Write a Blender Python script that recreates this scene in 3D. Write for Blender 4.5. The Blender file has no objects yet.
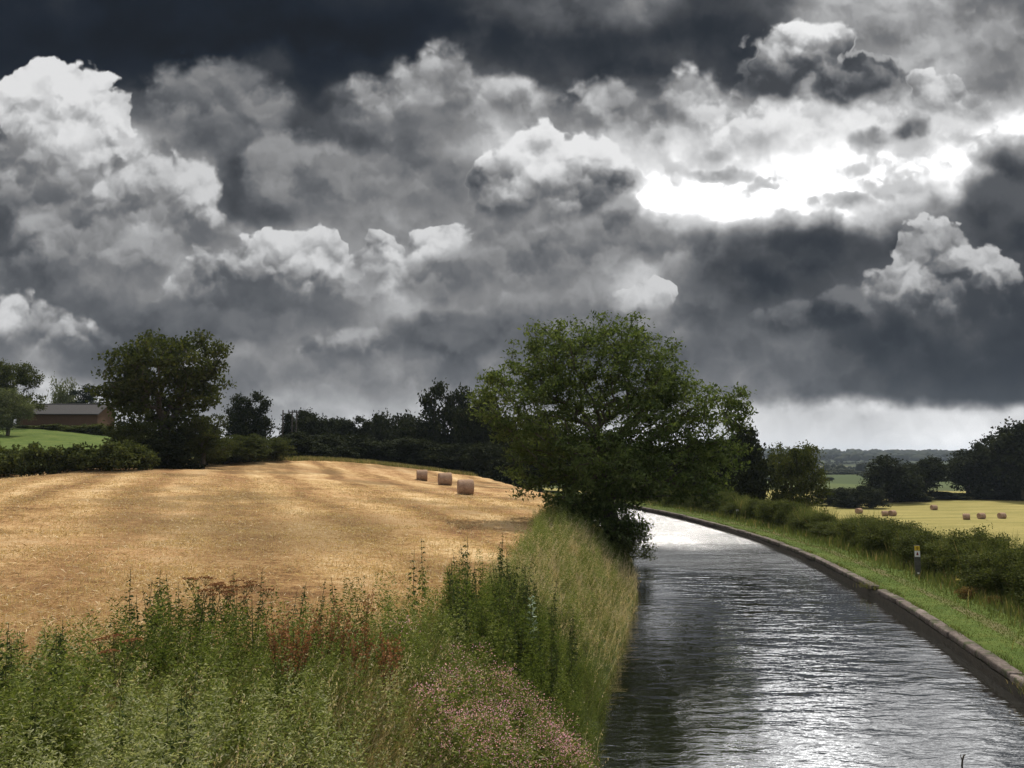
import bpy, bmesh, math, random
import numpy as np
from mathutils import Vector, Matrix, Euler

rng = np.random.default_rng(7)
random.seed(7)
sc = bpy.context.scene
col = sc.collection
R = math.radians

# ------------------------------------------------------------------ camera
F_PX, PITCH, HC = 800.0, math.atan(76.0 / 800.0), 5.5
cam_d = bpy.data.cameras.new('camera')
cam = bpy.data.objects.new('camera', cam_d)
col.objects.link(cam)
cam.location = (0, 0, HC)
cam.rotation_euler = (math.pi / 2 + PITCH, 0, 0)
cam_d.sensor_width = 36.0
cam_d.lens = 36.0 * F_PX / 1024.0
cam_d.clip_start = 0.1
cam_d.clip_end = 20000
sc.camera = cam

SUN_EL, SUN_AZ = R(57), R(14)          # azimuth from +Y towards +X
sc.view_settings.view_transform = 'Standard'
sc.view_settings.look = 'None'
sc.view_settings.exposure = 0.0
sc.view_settings.gamma = 1.0
sc.view_settings.use_curve_mapping = False

# ------------------------------------------------------------------ node helper
class G:
    """tiny expression builder for shader nodes"""
    def __init__(s, tree):
        s.t = tree; s.n = tree.nodes; s.l = tree.links
    def put(s, sock, v):
        if v is None: return
        if isinstance(v, E): s.l.new(v.s, sock)
        elif isinstance(v, bpy.types.NodeSocket): s.l.new(v, sock)
        else: sock.default_value = v
    def node(s, kind, **kw):
        n = s.n.new(kind)
        for k, v in kw.items(): setattr(n, k, v)
        return n
    def m(s, op, a, b=None, c=None, clamp=False):
        n = s.n.new('ShaderNodeMath'); n.operation = op; n.use_clamp = clamp
        s.put(n.inputs[0], a); s.put(n.inputs[1], b); s.put(n.inputs[2], c)
        return E(s, n.outputs[0])
    def vm(s, op, a, b=None, scale=None):
        n = s.n.new('ShaderNodeVectorMath'); n.operation = op
        s.put(n.inputs[0], a); s.put(n.inputs[1], b)
        if scale is not None: s.put(n.inputs['Scale'], scale)
        return E(s, n.outputs['Value' if op in ('LENGTH', 'DOT_PRODUCT', 'DISTANCE') else 'Vector'])
    def xyz(s, v):
        n = s.n.new('ShaderNodeSeparateXYZ'); s.put(n.inputs[0], v)
        return [E(s, o) for o in n.outputs]
    def vec(s, x, y, z):
        n = s.n.new('ShaderNodeCombineXYZ')
        for i, v in enumerate((x, y, z)): s.put(n.inputs[i], v)
        return E(s, n.outputs[0])
    def noise(s, v, scale, detail=4, rough=0.5, dist=0.0, color=False, dim='3D'):
        n = s.n.new('ShaderNodeTexNoise'); n.noise_dimensions = dim; s.put(n.inputs['Vector'], v)
        n.inputs['Scale'].default_value = scale; n.inputs['Detail'].default_value = detail
        n.inputs['Roughness'].default_value = rough; n.inputs['Distortion'].default_value = dist
        return E(s, n.outputs['Color' if color else 'Fac'])
    def voro(s, v, scale, detail=0, rough=0.5, feature='F1', out='Distance', rand=1.0, dim='3D'):
        n = s.n.new('ShaderNodeTexVoronoi'); n.feature = feature; n.voronoi_dimensions = dim
        s.put(n.inputs['Vector'], v)
        n.inputs['Scale'].default_value = scale; n.inputs['Detail'].default_value = detail
        n.inputs['Roughness'].default_value = rough; n.inputs['Randomness'].default_value = rand
        return E(s, n.outputs[out])
    def sstep(s, x, a, b, lo=0.0, hi=1.0):
        n = s.n.new('ShaderNodeMapRange'); n.interpolation_type = 'SMOOTHSTEP'
        s.put(n.inputs[0], x)
        for i, v in enumerate((a, b, lo, hi)): s.put(n.inputs[i + 1], v)
        return E(s, n.outputs[0])
    def lin(s, x, a, b, lo=0.0, hi=1.0):
        n = s.n.new('ShaderNodeMapRange'); s.put(n.inputs[0], x)
        for i, v in enumerate((a, b, lo, hi)): s.put(n.inputs[i + 1], v)
        return E(s, n.outputs[0])
    def mix(s, f, a, b):
        return a + (b - a) * f
    def cmix(s, f, a, b, mode='MIX'):
        n = s.n.new('ShaderNodeMix'); n.data_type = 'RGBA'; n.blend_type = mode
        s.put(n.inputs[0], f); s.put(n.inputs[6], a); s.put(n.inputs[7], b)
        return E(s, n.outputs[2])
    def ramp(s, f, stops, interp='LINEAR'):
        n = s.n.new('ShaderNodeValToRGB'); s.put(n.inputs[0], f)
        cr = n.color_ramp; cr.interpolation = interp
        while len(cr.elements) < len(stops): cr.elements.new(0.5)
        for e, (p, c) in zip(cr.elements, stops):
            e.position = p
        for e, (p, c) in zip(cr.elements, stops):
            e.position = p
            e.color = (c, c, c, 1) if isinstance(c, (int, float)) else (*c[:3], 1)
        return E(s, n.outputs[0])
class E:
    def __init__(s, g, sock): s.g = g; s.s = sock
    def __add__(a, b): return a.g.m('ADD', a, b)
    def __radd__(a, b): return a.g.m('ADD', b, a)
    def __sub__(a, b): return a.g.m('SUBTRACT', a, b)
    def __rsub__(a, b): return a.g.m('SUBTRACT', b, a)
    def __mul__(a, b): return a.g.m('MULTIPLY', a, b)
    def __rmul__(a, b): return a.g.m('MULTIPLY', b, a)
    def __truediv__(a, b): return a.g.m('DIVIDE', a, b)

# ------------------------------------------------------------------ sky
def build_world():
    w = bpy.data.worlds.new('World'); sc.world = w; w.use_nodes = True
    t = w.node_tree; t.nodes.clear(); g = G(t)
    tc = g.node('ShaderNodeTexCoord')
    d = E(g, tc.outputs['Generated'])
    dx, dy, dz = g.xyz(d)
    cp, sp = math.cos(PITCH), math.sin(PITCH)
    yf = dy * cp + dz * sp
    zu = dz * cp - dy * sp
    yc = g.m('MAXIMUM', yf, 0.25)
    X0 = (dx / yc) * F_PX + 512.0         # tangent-plane sky chart round a fixed bearing
    Y0 = 384.0 - (zu / yc) * F_PX
    # turbulence
    c2 = g.vec((X0 - 512.0) * (1.0 / F_PX), (384.0 - Y0) * (1.0 / F_PX), 0.0)
    n1 = g.vm('SUBTRACT', g.noise(c2, 5.0, 4, 0.55, color=True, dim='2D'), (0.5, 0.5, 0.5))
    n2 = g.vm('SUBTRACT', g.noise(c2, 22.0, 3, 0.55, color=True, dim='2D'), (0.5, 0.5, 0.5))
    ax, ay, az_ = g.xyz(n1)
    bx, by, bz = g.xyz(n2)
    wx, wy = ax * 110.0 + bx * 34.0, ay * 90.0 + by * 30.0
    X, Y = X0 + wx, Y0 + wy
    # broad light and dark of the cloud deck
    rows = {
        -560: [225] * 17,  # rows above the view: unseen sky, brightened to lift water and ambient light
        -240: [215, 215, 215, 215, 218, 220, 222, 225, 228, 230, 230, 230, 230, 230, 228, 225, 222],
        -120: [190, 190, 192, 195, 198, 200, 204, 208, 212, 216, 218, 218, 218, 218, 216, 214, 212],
        -60: [60, 62, 60, 58, 58, 66, 72, 84, 100, 115, 120, 95, 110, 150, 150, 140, 125],
        0: [26, 32, 30, 26, 24, 30, 30, 36, 66, 92, 86, 52, 62, 132, 126, 106, 88],
        40: [25, 25, 22, 19, 18, 17, 19, 30, 44, 48, 48, 48, 52, 132, 146, 136, 102],
        80: [28, 32, 28, 30, 52, 36, 52, 64, 62, 52, 52, 62, 64, 146, 158, 152, 138],
        120: [60, 70, 70, 70, 70, 60, 90, 110, 120, 110, 95, 110, 100, 180, 130, 150, 165],
        160: [90, 110, 120, 110, 46, 70, 100, 115, 130, 140, 165, 190, 210, 210, 180, 200, 110],
        200: [70, 95, 130, 130, 60, 90, 100, 112, 130, 110, 190, 190, 180, 170, 150, 90, 35],
        240: [72, 85, 130, 120, 130, 120, 110, 125, 118, 130, 155, 120, 75, 82, 80, 75, 42],
        280: [75, 90, 88, 115, 130, 120, 118, 85, 115, 112, 140, 100, 75, 68, 72, 80, 55],
        320: [75, 85, 72, 70, 82, 90, 120, 105, 90, 98, 120, 85, 76, 68, 70, 70, 45],
        360: [85, 88, 88, 90, 88, 105, 120, 95, 90, 90, 88, 80, 78, 62, 40, 38, 36],
        392: [110, 130, 105, 85, 85, 95, 100, 95, 90, 88, 85, 82, 88, 66, 52, 44, 42],
        412: [150, 180, 140, 105, 100, 118, 115, 130, 115, 110, 115, 145, 185, 190, 190, 185, 180],
        450: [205, 205, 195, 180, 175, 175, 175, 180, 180, 180, 190, 205, 212, 212, 212, 210, 208],
    }
    ys = sorted(rows)
    fx = g.m('DIVIDE', X, 1024.0, clamp=True)
    Yc = g.m('MINIMUM', g.m('MAXIMUM', Y0 + wy * g.lin(Y0, 330.0, 430.0, 1.0, 0.28), float(ys[0])), float(ys[-1]))
    lum = None
    for i, y in enumerate(ys):
        r = g.ramp(fx, [(k / 16.0, min(v, 232) / 255.0) for k, v in enumerate(rows[y])], 'EASE')
        wgt = None
        if i > 0: wgt = g.sstep(Yc, float(ys[i - 1]), float(y))
        if i < len(ys) - 1:
            dn = g.sstep(Yc, float(y), float(ys[i + 1]), 1.0, 0.0)
            wgt = dn if wgt is None else wgt * dn
        lum = r * wgt if lum is None else lum + r * wgt
    # billows: two samples a little apart along the sun's bearing give relief
    n3 = g.vm('SUBTRACT', g.noise(c2, 60.0, 2, 0.6, color=True, dim='2D'), (0.5, 0.5, 0.5))
    dj = g.vm('ADD', c2, g.vm('ADD', g.vm('SCALE', n2, scale=0.034), g.vm('SCALE', n3, scale=0.014)))
    dq = g.vm('ADD', dj, (0.002, 0.009, 0.0))
    dr = g.vm('ADD', dj, (0.006, 0.022, 0.0))
    f1 = g.noise(dj, 7.0, 5, 0.46, dim='2D')
    f2 = g.noise(dr, 7.0, 5, 0.46, dim='2D')
    relief = (f1 - f2)
    def bil(v, s, det, feat='SMOOTH_F1', sm=0.4):
        q = g.voro(v, s, det, 0.5, feat, dim='2D')
        if feat == 'SMOOTH_F1': q.s.node.inputs['Smoothness'].default_value = sm
        return 1.0 - q
    U1, U2 = bil(dj, 4.6, 0.0), bil(g.vm('ADD', dj, (0.012, 0.045, 0.0)), 4.6, 0.0)
    W1, W2 = bil(dj, 11.0, 1.0), bil(dr, 11.0, 1.0)
    wrel = W1 - W2
    V1, V2 = bil(dj, 30.0, 1.0), bil(dq, 30.0, 1.0)
    vrel = V1 - V2
    shade = (U1 - U2) * 0.80 + relief * 0.85 + wrel * 0.50 + vrel * 0.12
    shade = shade * g.lin(Y0, 385.0, 420.0, 1.0, 0.50) * g.lin(lum, 0.15, 0.5, 0.7, 1.0)
    lum = lum * (0.72 + f1 * 0.60) * g.m('EXPONENT', g.m('MINIMUM', shade * g.lin(lum, 0.6, 0.9, 0.85, 0.35), 0.4)) * 1.22
    lum = g.m('MINIMUM', lum, 0.78 + (lum - 0.78) * 0.55)
    # crisp cumulus heaps: centre x, y, half sizes
    XS, YS = X0 + ax * 34.0 + bx * 22.0, Y0 + ay * 34.0 + by * 22.0
    VM, WM = 0.45, 0.50
    def heap(lum, blobs, dark, bright, fade, rim=0.0, crisp=0.10, amp=0.34, k=1.0, slope=0.9, lit0=0.5):
        h = None
        for (cx, cy, rx, ry) in blobs:
            qx, qy = (XS - cx) * (1.0 / rx), (YS - cy) * (1.0 / ry)
            q = 1.0 - g.m('SQRT', qx * qx + qy * qy)
            h = q if h is None else g.m('SMOOTH_MAX', h, q, 0.25)
        top = min(b[1] - b[3] for b in blobs); bot = max(b[1] + b[3] for b in blobs)
        hh = h * 1.15 + (V1 - VM) * amp + (W1 - WM) * 0.32
        side = g.sstep(YS, top + (bot - top) * 0.35, bot, crisp, crisp * 3.0 + 0.3)
        mask = g.sstep(hh, 0.0, side) * g.sstep(YS, fade[0], fade[1], 1.0, 0.0)
        lit = g.m('ADD', (lit0 + vrel * k * 0.5 + wrel * 0.85 + (U1 - U2) * 0.5 + relief * 0.8), (g.lin(YS, float(top), float(bot), 0.5, -0.5)) * slope)
        lit = g.sstep(lit, -0.1, 1.1)
        if rim: lit = g.m('MAXIMUM', lit, g.sstep(hh, 0.02, rim, 1.0, 0.0) * g.sstep(YS, top + (bot - top) * 0.55, top + (bot - top) * 0.8, 1.0, 0.0))
        return g.mix(mask, lum, g.mix(lit, dark / 255.0, bright / 255.0))
    # soft grey masses at the back
    soft = dict(crisp=0.42, amp=0.22, k=0.6)
    lum = heap(lum, [(212, 96, 74, 44), (262, 112, 50, 36), (170, 112, 44, 34)], 82, 150, (130, 190), slope=0.7, **soft)
    lum = heap(lum, [(435, 88, 70, 44), (380, 102, 54, 36), (500, 100, 60, 34)], 92, 205, (115, 185), slope=0.9, **soft)
    lum = heap(lum, [(330, 180, 100, 50), (420, 190, 90, 46), (280, 160, 50, 36)], 92, 150, (190, 250), slope=0.6, **soft)
    lum = heap(lum, [(600, 112, 50, 36), (645, 130, 46, 30), (700, 108, 50, 44), (730, 130, 40, 30)], 95, 222, (130, 180), slope=0.8, **soft)
    lum = heap(lum, [(935, 40, 90, 40), (860, 20, 60, 36), (1000, 90, 70, 46)], 110, 185, (90, 170), slope=0.4, **soft)
    # bright bank under the sun, a long smooth roll curving up to the right
    lum = heap(lum, [(820, 118, 76, 30), (745, 140, 66, 28), (880, 122, 40, 24)], 165, 236, (130, 180), crisp=0.35)
    lum = heap(lum, [(660, 184, 64, 30), (730, 186, 84, 30), (810, 184, 92, 34), (890, 172, 84, 30), (960, 152, 70, 24), (1020, 130, 60, 22)], 168, 250, (200, 250), crisp=0.8, amp=0.30, k=1.4, slope=0.9)
    lum = heap(lum, [(715, 172, 46, 12), (760, 182, 34, 10)], 140, 205, (180, 200), crisp=0.6, amp=0.3)
    lum = heap(lum, [(850, 196, 56, 14), (905, 184, 40, 12)], 135, 200, (195, 215), crisp=0.6, amp=0.3)
    lum = heap(lum, [(805, 50, 56, 36), (775, 80, 40, 32), (855, 86, 62, 34)], 70, 238, (90, 140), rim=0.30, crisp=0.22, amp=0.42, slope=1.5, lit0=0.36, k=0.7)
    lum = heap(lum, [(940, 92, 34, 24), (968, 104, 26, 16)], 120, 228, (95, 125), rim=0.08, lit0=0.4, slope=1.2)
    lum = heap(lum, [(880, 142, 54, 20), (912, 130, 30, 20)], 62, 130, (145, 185), crisp=0.9, amp=0.6)
    # big heap upper left and its shoulder
    lum = heap(lum, [(52, 112, 74, 60), (95, 126, 44, 44), (30, 95, 40, 36), (55, 180, 100, 70)], 104, 224, (140, 250), slope=1.2, amp=0.30)
    lum = heap(lum, [(150, 200, 70, 56), (192, 192, 36, 46), (180, 235, 64, 44)], 96, 205, (200, 280), crisp=0.25, slope=1.1)
    lum = heap(lum, [(60, 240, 70, 44), (120, 262, 70, 44), (20, 270, 50, 34)], 72, 165, (250, 310), slope=1.2, **soft)
    # crest line mid left over a grey body
    lum = heap(lum, [(285, 262, 56, 44), (325, 252, 32, 38), (225, 284, 76, 44), (300, 300, 90, 40)], 74, 212, (255, 335), rim=0.03, slope=1.7, lit0=0.34)
    lum = heap(lum, [(382, 258, 36, 30), (440, 250, 38, 30), (412, 280, 72, 34)], 74, 214, (250, 310), rim=0.03, slope=1.6, lit0=0.34)
    lum = heap(lum, [(520, 268, 80, 44), (460, 282, 70, 36), (590, 260, 70, 46)], 88, 160, (270, 330), slope=1.0, **soft)
    # centre heap
    lum = heap(lum, [(545, 164, 64, 42), (580, 186, 66, 52), (505, 190, 44, 40)], 70, 232, (180, 250), rim=0.12, crisp=0.18, slope=1.8, lit0=0.42, k=0.7)
    lum = heap(lum, [(672, 255, 70, 44), (625, 235, 50, 36)], 84, 165, (250, 310), slope=0.8, **soft)
    # storm base and the pale tower before it
    lum = heap(lum, [(830, 250, 130, 50), (740, 285, 110, 60), (930, 330, 150, 60), (1010, 200, 60, 70)], 42, 88, (330, 420), slope=0.7, crisp=0.6, amp=0.14, k=0.3)
    lum = heap(lum, [(935, 252, 50, 40), (905, 290, 48, 34), (968, 288, 58, 54)], 62, 200, (275, 350), slope=1.3)
    lum = heap(lum, [(800, 322, 64, 28), (845, 312, 40, 28)], 48, 112, (312, 355), crisp=0.35, slope=1.2)
    lum = heap(lum, [(640, 306, 34, 20), (660, 294, 22, 18)], 110, 205, (302, 335))
    # low left
    lum = heap(lum, [(45, 326, 60, 28), (12, 306, 24, 24), (85, 342, 54, 18)], 88, 212, (318, 360), crisp=0.3)
    lum = heap(lum, [(360, 352, 60, 30), (318, 360, 44, 22)], 88, 165, (345, 385), crisp=0.35, slope=1.1)
    lum = heap(lum, [(200, 330, 110, 30), (460, 340, 90, 34), (560, 350, 90, 30)], 66, 108, (340, 395), slope=0.8, **soft)
    lum = g.m('MAXIMUM', lum, 0.05)
    lin_ = g.m('POWER', lum, 2.25)
    arc = YS - (194.0 - g.m('POWER', g.m('MAXIMUM', (XS - 700.0) * (1.0 / 320.0), 0.0), 2.0) * 62.0)
    glow = g.m('EXPONENT', (arc * arc) * (-1.0 / 420.0)) * g.sstep(XS, 600.0, 700.0) * g.sstep(XS, 800.0, 960.0, 1.0, 0.12)
    hot = 1.0 + (glow * 5.0 + g.sstep(Y0, -80.0, -230.0, 0.0, 0.4)) * g.sstep(lum, 0.79, 1.08)                     # cloud close to the sun burns out; overhead boost added for water glints
    lin_ = lin_ * hot
    tint = g.ramp(lum, [(0.0, (0.55, 0.90, 1.60)), (0.13, (0.55, 0.90, 1.60)), (0.19, (0.76, 0.96, 1.28)), (0.27, (0.90, 0.98, 1.12)), (0.5, (0.99, 1.0, 1.02)), (1.0, (1.0, 1.0, 1.0))])
    cloud = g.vm('SCALE', tint, scale=lin_)
    # clear sky behind: Nishita, seen in the gaps and away from the photographed quarter
    sky = g.node('ShaderNodeTexSky', sky_type='NISHITA', sun_disc=False)
    sky.sun_elevation = SUN_EL; sky.sun_rotation = SUN_AZ
    sky.air_density = 1.0; sky.dust_density = 1.0
    STR = 0.1
    cl = g.vm('SCALE', cloud, scale=1.0 / STR)
    back = g.sstep(yf, -0.25, 0.35, 0.55, 0.0)                 # unseen sky behind the camera, brightened as added fill light
    thin = g.sstep(lum, 0.08, 0.20, 0.010, 0.0)
    fac = g.m('MAXIMUM', back, thin)
    colr = g.cmix(fac, cl, E(g, sky.outputs[0]))
    bg = g.node('ShaderNodeBackground'); g.put(bg.inputs[0], colr); bg.inputs[1].default_value = STR
    out = g.node('ShaderNodeOutputWorld'); g.l.new(bg.outputs[0], out.inputs[0])
    w.cycles.sampling_method = 'MANUAL'; w.cycles.sample_map_resolution = 512
build_world()

# ------------------------------------------------------------------ sun
sl = bpy.data.lights.new('sun', 'SUN'); sl.energy = 4.4; sl.angle = R(0.6); sl.color = (1.0, 0.94, 0.85)
so = bpy.data.objects.new('sun', sl); col.objects.link(so)
sun_dir = Vector((math.sin(SUN_AZ) * math.cos(SUN_EL), math.cos(SUN_AZ) * math.cos(SUN_EL), math.sin(SUN_EL)))
so.rotation_euler = sun_dir.to_track_quat('Z', 'Y').to_euler()
so.location = (60, 20, 80)
# ------------------------------------------------------------------ geometry helpers
CP, SP = math.cos(PITCH), math.sin(PITCH)
def ray(px, py):
    a, b = (px - 512.0) / F_PX, (384.0 - py) / F_PX
    return np.array([a, CP - b * SP, SP + b * CP])
def at(px, py, z):                      # where the sight line meets height z
    r = ray(px, py); k = (z - HC) / r[2]
    return np.array([0, 0, HC]) + r * k
def at_d(px, py, d):                    # the point of the sight line d metres ahead
    r = ray(px, py)
    return np.array([0, 0, HC]) + r * (d / r[1])

def mesh_np(name, V, faces_list, tint=None, smooth=False, mats=(), midx=None):
    """V: (n,3); faces_list: list of (m,k) int arrays; tint: per-vertex float or (n,4)"""
    me = bpy.data.meshes.new(name)
    V = np.asarray(V, dtype=np.float32)
    me.vertices.add(len(V)); me.vertices.foreach_set('co', V.ravel())
    loops = np.concatenate([f.ravel() for f in faces_list]).astype(np.int32)
    tot = np.concatenate([np.full(len(f), f.shape[1], dtype=np.int32) for f in faces_list])
    start = np.concatenate([[0], np.cumsum(tot)[:-1]]).astype(np.int32)
    me.loops.add(len(loops)); me.loops.foreach_set('vertex_index', loops)
    me.polygons.add(len(tot)); me.polygons.foreach_set('loop_start', start)
    if smooth: me.polygons.foreach_set('use_smooth', np.ones(len(tot), dtype=bool))
    for m_ in mats: me.materials.append(m_)
    if midx is not None: me.polygons.foreach_set('material_index', midx.astype(np.int32))
    me.update(calc_edges=True); me.validate()
    if tint is not None:
        tint = np.asarray(tint, dtype=np.float32)
        if tint.ndim == 1:
            a = me.attributes.new('tint', 'FLOAT', 'POINT'); a.data.foreach_set('value', tint)
        else:
            a = me.attributes.new('zone', 'FLOAT_COLOR', 'POINT'); a.data.foreach_set('color', tint.ravel())
    return me
def link(name, me, parent=None, loc=(0, 0, 0), rot=(0, 0, 0), scale=(1, 1, 1)):
    o = bpy.data.objects.new(name, me); col.objects.link(o)
    o.location = loc; o.rotation_euler = rot; o.scale = scale
    if parent is not None: o.parent = parent
    return o
def tag(o, label=None, cat=None, group=None, kind=None):
    if label: o['label'] = label
    if cat: o['category'] = cat
    if group: o['group'] = group
    if kind: o['kind'] = kind
    return o
def empty(name, loc=(0, 0, 0), rz=0.0, scale=(1, 1, 1)):
    o = bpy.data.objects.new(name, None); col.objects.link(o)
    o.location = loc; o.rotation_euler = (0, 0, rz); o.scale = scale
    o.empty_display_size = 0.2
    return o
def copy_thing(o, parent=None):
    c = o.copy(); col.objects.link(c)
    if parent is not None: c.parent = parent
    for ch in list(o.children): copy_thing(ch, c)
    return c
def from_bm(name, bm, mat, parent=None, smooth=False, **kw):
    me = bpy.data.meshes.new(name); bm.to_mesh(me); bm.free()
    me.materials.append(mat)
    if smooth:
        for p in me.polygons: p.use_smooth = True
    return link(name, me, parent, **kw)
def bm_box(bm, c, s, rot=None, bev=0.0):
    r = bmesh.ops.create_cube(bm, size=1.0)
    vs = r['verts']
    M_ = Matrix.Translation(c) @ (rot.to_4x4() if rot is not None else Matrix.Identity(4)) @ Matrix.Diagonal((*s, 1))
    bmesh.ops.transform(bm, matrix=M_, verts=vs)
    if bev > 0:
        es = list({e for v in vs for e in v.link_edges})
        bmesh.ops.bevel(bm, geom=es, offset=bev, segments=2, affect='EDGES', profile=0.6)
def bm_tube(bm, pts, radii, n=8, cap=True):
    rings = []
    pts = [Vector(p) for p in pts]
    for i, p in enumerate(pts):
        d = (pts[min(i + 1, len(pts) - 1)] - pts[max(i - 1, 0)]).normalized()
        u = d.orthogonal().normalized() if i == 0 else (rings[-1][1] - d * rings[-1][1].dot(d)).normalized()
        v = d.cross(u)
        rings.append(([bm.verts.new(p + (u * math.cos(2 * math.pi * k / n) + v * math.sin(2 * math.pi * k / n)) * radii[i]) for k in range(n)], u))
    for a, b in zip(rings, rings[1:]):
        for k in range(n):
            bm.faces.new((a[0][k], a[0][(k + 1) % n], b[0][(k + 1) % n], b[0][k]))
    if cap:
        bm.faces.new(rings[0][0][::-1]); bm.faces.new(rings[-1][0])

# ------------------------------------------------------------------ materials
def new_mat(name):
    m = bpy.data.materials.new(name); m.use_nodes = True
    t = m.node_tree; t.nodes.clear(); g = G(t)
    out = g.node('ShaderNodeOutputMaterial')
    return m, g, out
def principled(g, out, color, rough=0.8, bump=None, bump_d=0.02, spec=0.06, bump_s=1.0):
    b = g.node('ShaderNodeBsdfPrincipled')
    g.put(b.inputs['Base Color'], color if isinstance(color, E) else (*color, 1))
    g.put(b.inputs['Roughness'], rough); b.inputs['Specular IOR Level'].default_value = spec
    if bump is not None:
        n = g.node('ShaderNodeBump'); n.inputs['Strength'].default_value = bump_s
        n.inputs['Distance'].default_value = bump_d
        g.put(n.inputs['Height'], bump); g.l.new(n.outputs[0], b.inputs['Normal'])
    g.l.new(b.outputs[0], out.inputs[0])
    return b
def attr(g, name, out='Fac'):
    n = g.node('ShaderNodeAttribute'); n.attribute_name = name
    return E(g, n.outputs[out])
def objpos(g):
    n = g.node('ShaderNodeTexCoord'); return E(g, n.outputs['Object'])
def geopos(g):
    n = g.node('ShaderNodeNewGeometry'); return E(g, n.outputs['Position'])
def leaf_mat(name, stops, trans=0.35, var=0.12, rough=0.75):
    """leaf colour per leaf from its own tint value, a little different on every tree"""
    m, g, out = new_mat(name)
    t = attr(g, 'tint')
    oi = g.node('ShaderNodeObjectInfo')
    t2 = g.m('ADD', t, (E(g, oi.outputs['Random']) - 0.5) * var, clamp=True)
    c = g.ramp(t2, stops)
    b = g.node('ShaderNodeBsdfPrincipled'); g.put(b.inputs['Base Color'], c)
    b.inputs['Roughness'].default_value = rough; b.inputs['Specular IOR Level'].default_value = 0.04
    tr = g.node('ShaderNodeBsdfTranslucent')
    g.put(tr.inputs[0], g.cmix(1.0, c, (1.15, 1.15, 0.65, 1), 'MULTIPLY'))
    mx = g.node('ShaderNodeMixShader'); mx.inputs[0].default_value = trans
    g.l.new(b.outputs[0], mx.inputs[1]); g.l.new(tr.outputs[0], mx.inputs[2])
    g.l.new(mx.outputs[0], out.inputs[0])
    return m
M_ASH = leaf_mat('ash_leaves', [(0, (0.0363, 0.0562, 0.0170)), (0.5, (0.0735, 0.1004, 0.0311)), (1, (0.1351, 0.1649, 0.0595))], 0.42)
M_BROAD = leaf_mat('broad_leaves', [(0, (0.0272, 0.0365, 0.0119)), (0.5, (0.0493, 0.0595, 0.0170)), (1, (0.0833, 0.0901, 0.0306))], 0.38)
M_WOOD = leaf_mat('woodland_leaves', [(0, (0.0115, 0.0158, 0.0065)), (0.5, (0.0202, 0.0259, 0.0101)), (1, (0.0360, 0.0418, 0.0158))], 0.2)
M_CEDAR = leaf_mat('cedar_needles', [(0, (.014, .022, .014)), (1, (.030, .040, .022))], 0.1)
M_PALE = leaf_mat('pale_leaves', [(0, (.055, .070, .03)), (.5, (.10, .115, .055)), (1, (.17, .18, .10))], 0.35)
M_HEDGE = leaf_mat('hedge_leaves', [(0, (0.0289, 0.0374, 0.0110)), (0.5, (0.0646, 0.0782, 0.0238)), (1, (0.1190, 0.1275, 0.0425))], 0.35)
M_HEDGE2 = leaf_mat('bright_hedge_leaves', [(0, (.045, .080, .02)), (.5, (.095, .15, .04)), (1, (.19, .24, .08))], 0.38)
M_RUST = leaf_mat('browned_leaves', [(0, (.07, .045, .02)), (.5, (.16, .10, .04)), (1, (.26, .19, .08))], 0.3)
M_GRASS = leaf_mat('meadow_grass', [(0, (0.0472, 0.0672, 0.0186)), (0.3, (0.0843, 0.1104, 0.0323)), (0.55, (0.1335, 0.1425, 0.0510)), (0.7, (0.2679, 0.2027, 0.1007)), (0.86, (0.4315, 0.3322, 0.1936)), (1, (0.5700, 0.4747, 0.3200))], 0.4)
M_HERB = leaf_mat('herb_leaves', [(0, (0.0342, 0.0523, 0.0116)), (0.35, (0.0900, 0.1216, 0.0260)), (0.7, (0.1581, 0.1875, 0.0463)), (0.9, (0.2483, 0.2699, 0.1052)), (1, (0.3942, 0.4006, 0.2261))], 0.42)
M_NETTLE = leaf_mat('nettle_leaves', [(0, (0.0190, 0.0293, 0.0112)), (0.5, (0.0431, 0.0604, 0.0207)), (1, (0.0759, 0.0966, 0.0345))], 0.38)
M_DOCK = leaf_mat('dock_seed_heads', [(0, (.12, .05, .025)), (.5, (.24, .11, .05)), (1, (.36, .19, .09))], 0.25)
M_PINK = leaf_mat('pink_petals', [(0, (0.5732, 0.2291, 0.3172)), (0.5, (0.7568, 0.3748, 0.4872)), (1, (0.8943, 0.5414, 0.6458))], 0.4)
M_STRAW = leaf_mat('straw', [(0, (.24, .15, .07)), (.5, (.52, .37, .19)), (1, (.74, .60, .38))], 0.25)
M_WHITEFL = leaf_mat('whitish_leaves', [(0, (.22, .28, .20)), (1, (.42, .48, .38))], 0.25)
M_YELLOW = leaf_mat('yellow_blooms', [(0, (.45, .36, .08)), (1, (.62, .55, .25))], 0.3)

def bark_mat(name, a, b):
    m, g, out = new_mat(name); p = objpos(g)
    n = g.noise(p, 6.0, 5, 0.6); v = g.noise(g.vm('MULTIPLY', p, (9, 9, 1.5)), 3.0, 4)
    principled(g, out, g.ramp(g.m('ADD', n * 0.5, v * 0.5), [(0.3, a), (0.7, b)]), 0.9, v, 0.03)
    return m
M_BARK = bark_mat('ash_bark', (.035, .030, .022), (.12, .10, .075))
M_STEM = bark_mat('plant_stems', (.05, .05, .02), (.14, .12, .05))
M_POLEWOOD = bark_mat('weathered_pole_wood', (.028, .024, .02), (.075, .064, .054))

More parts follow.
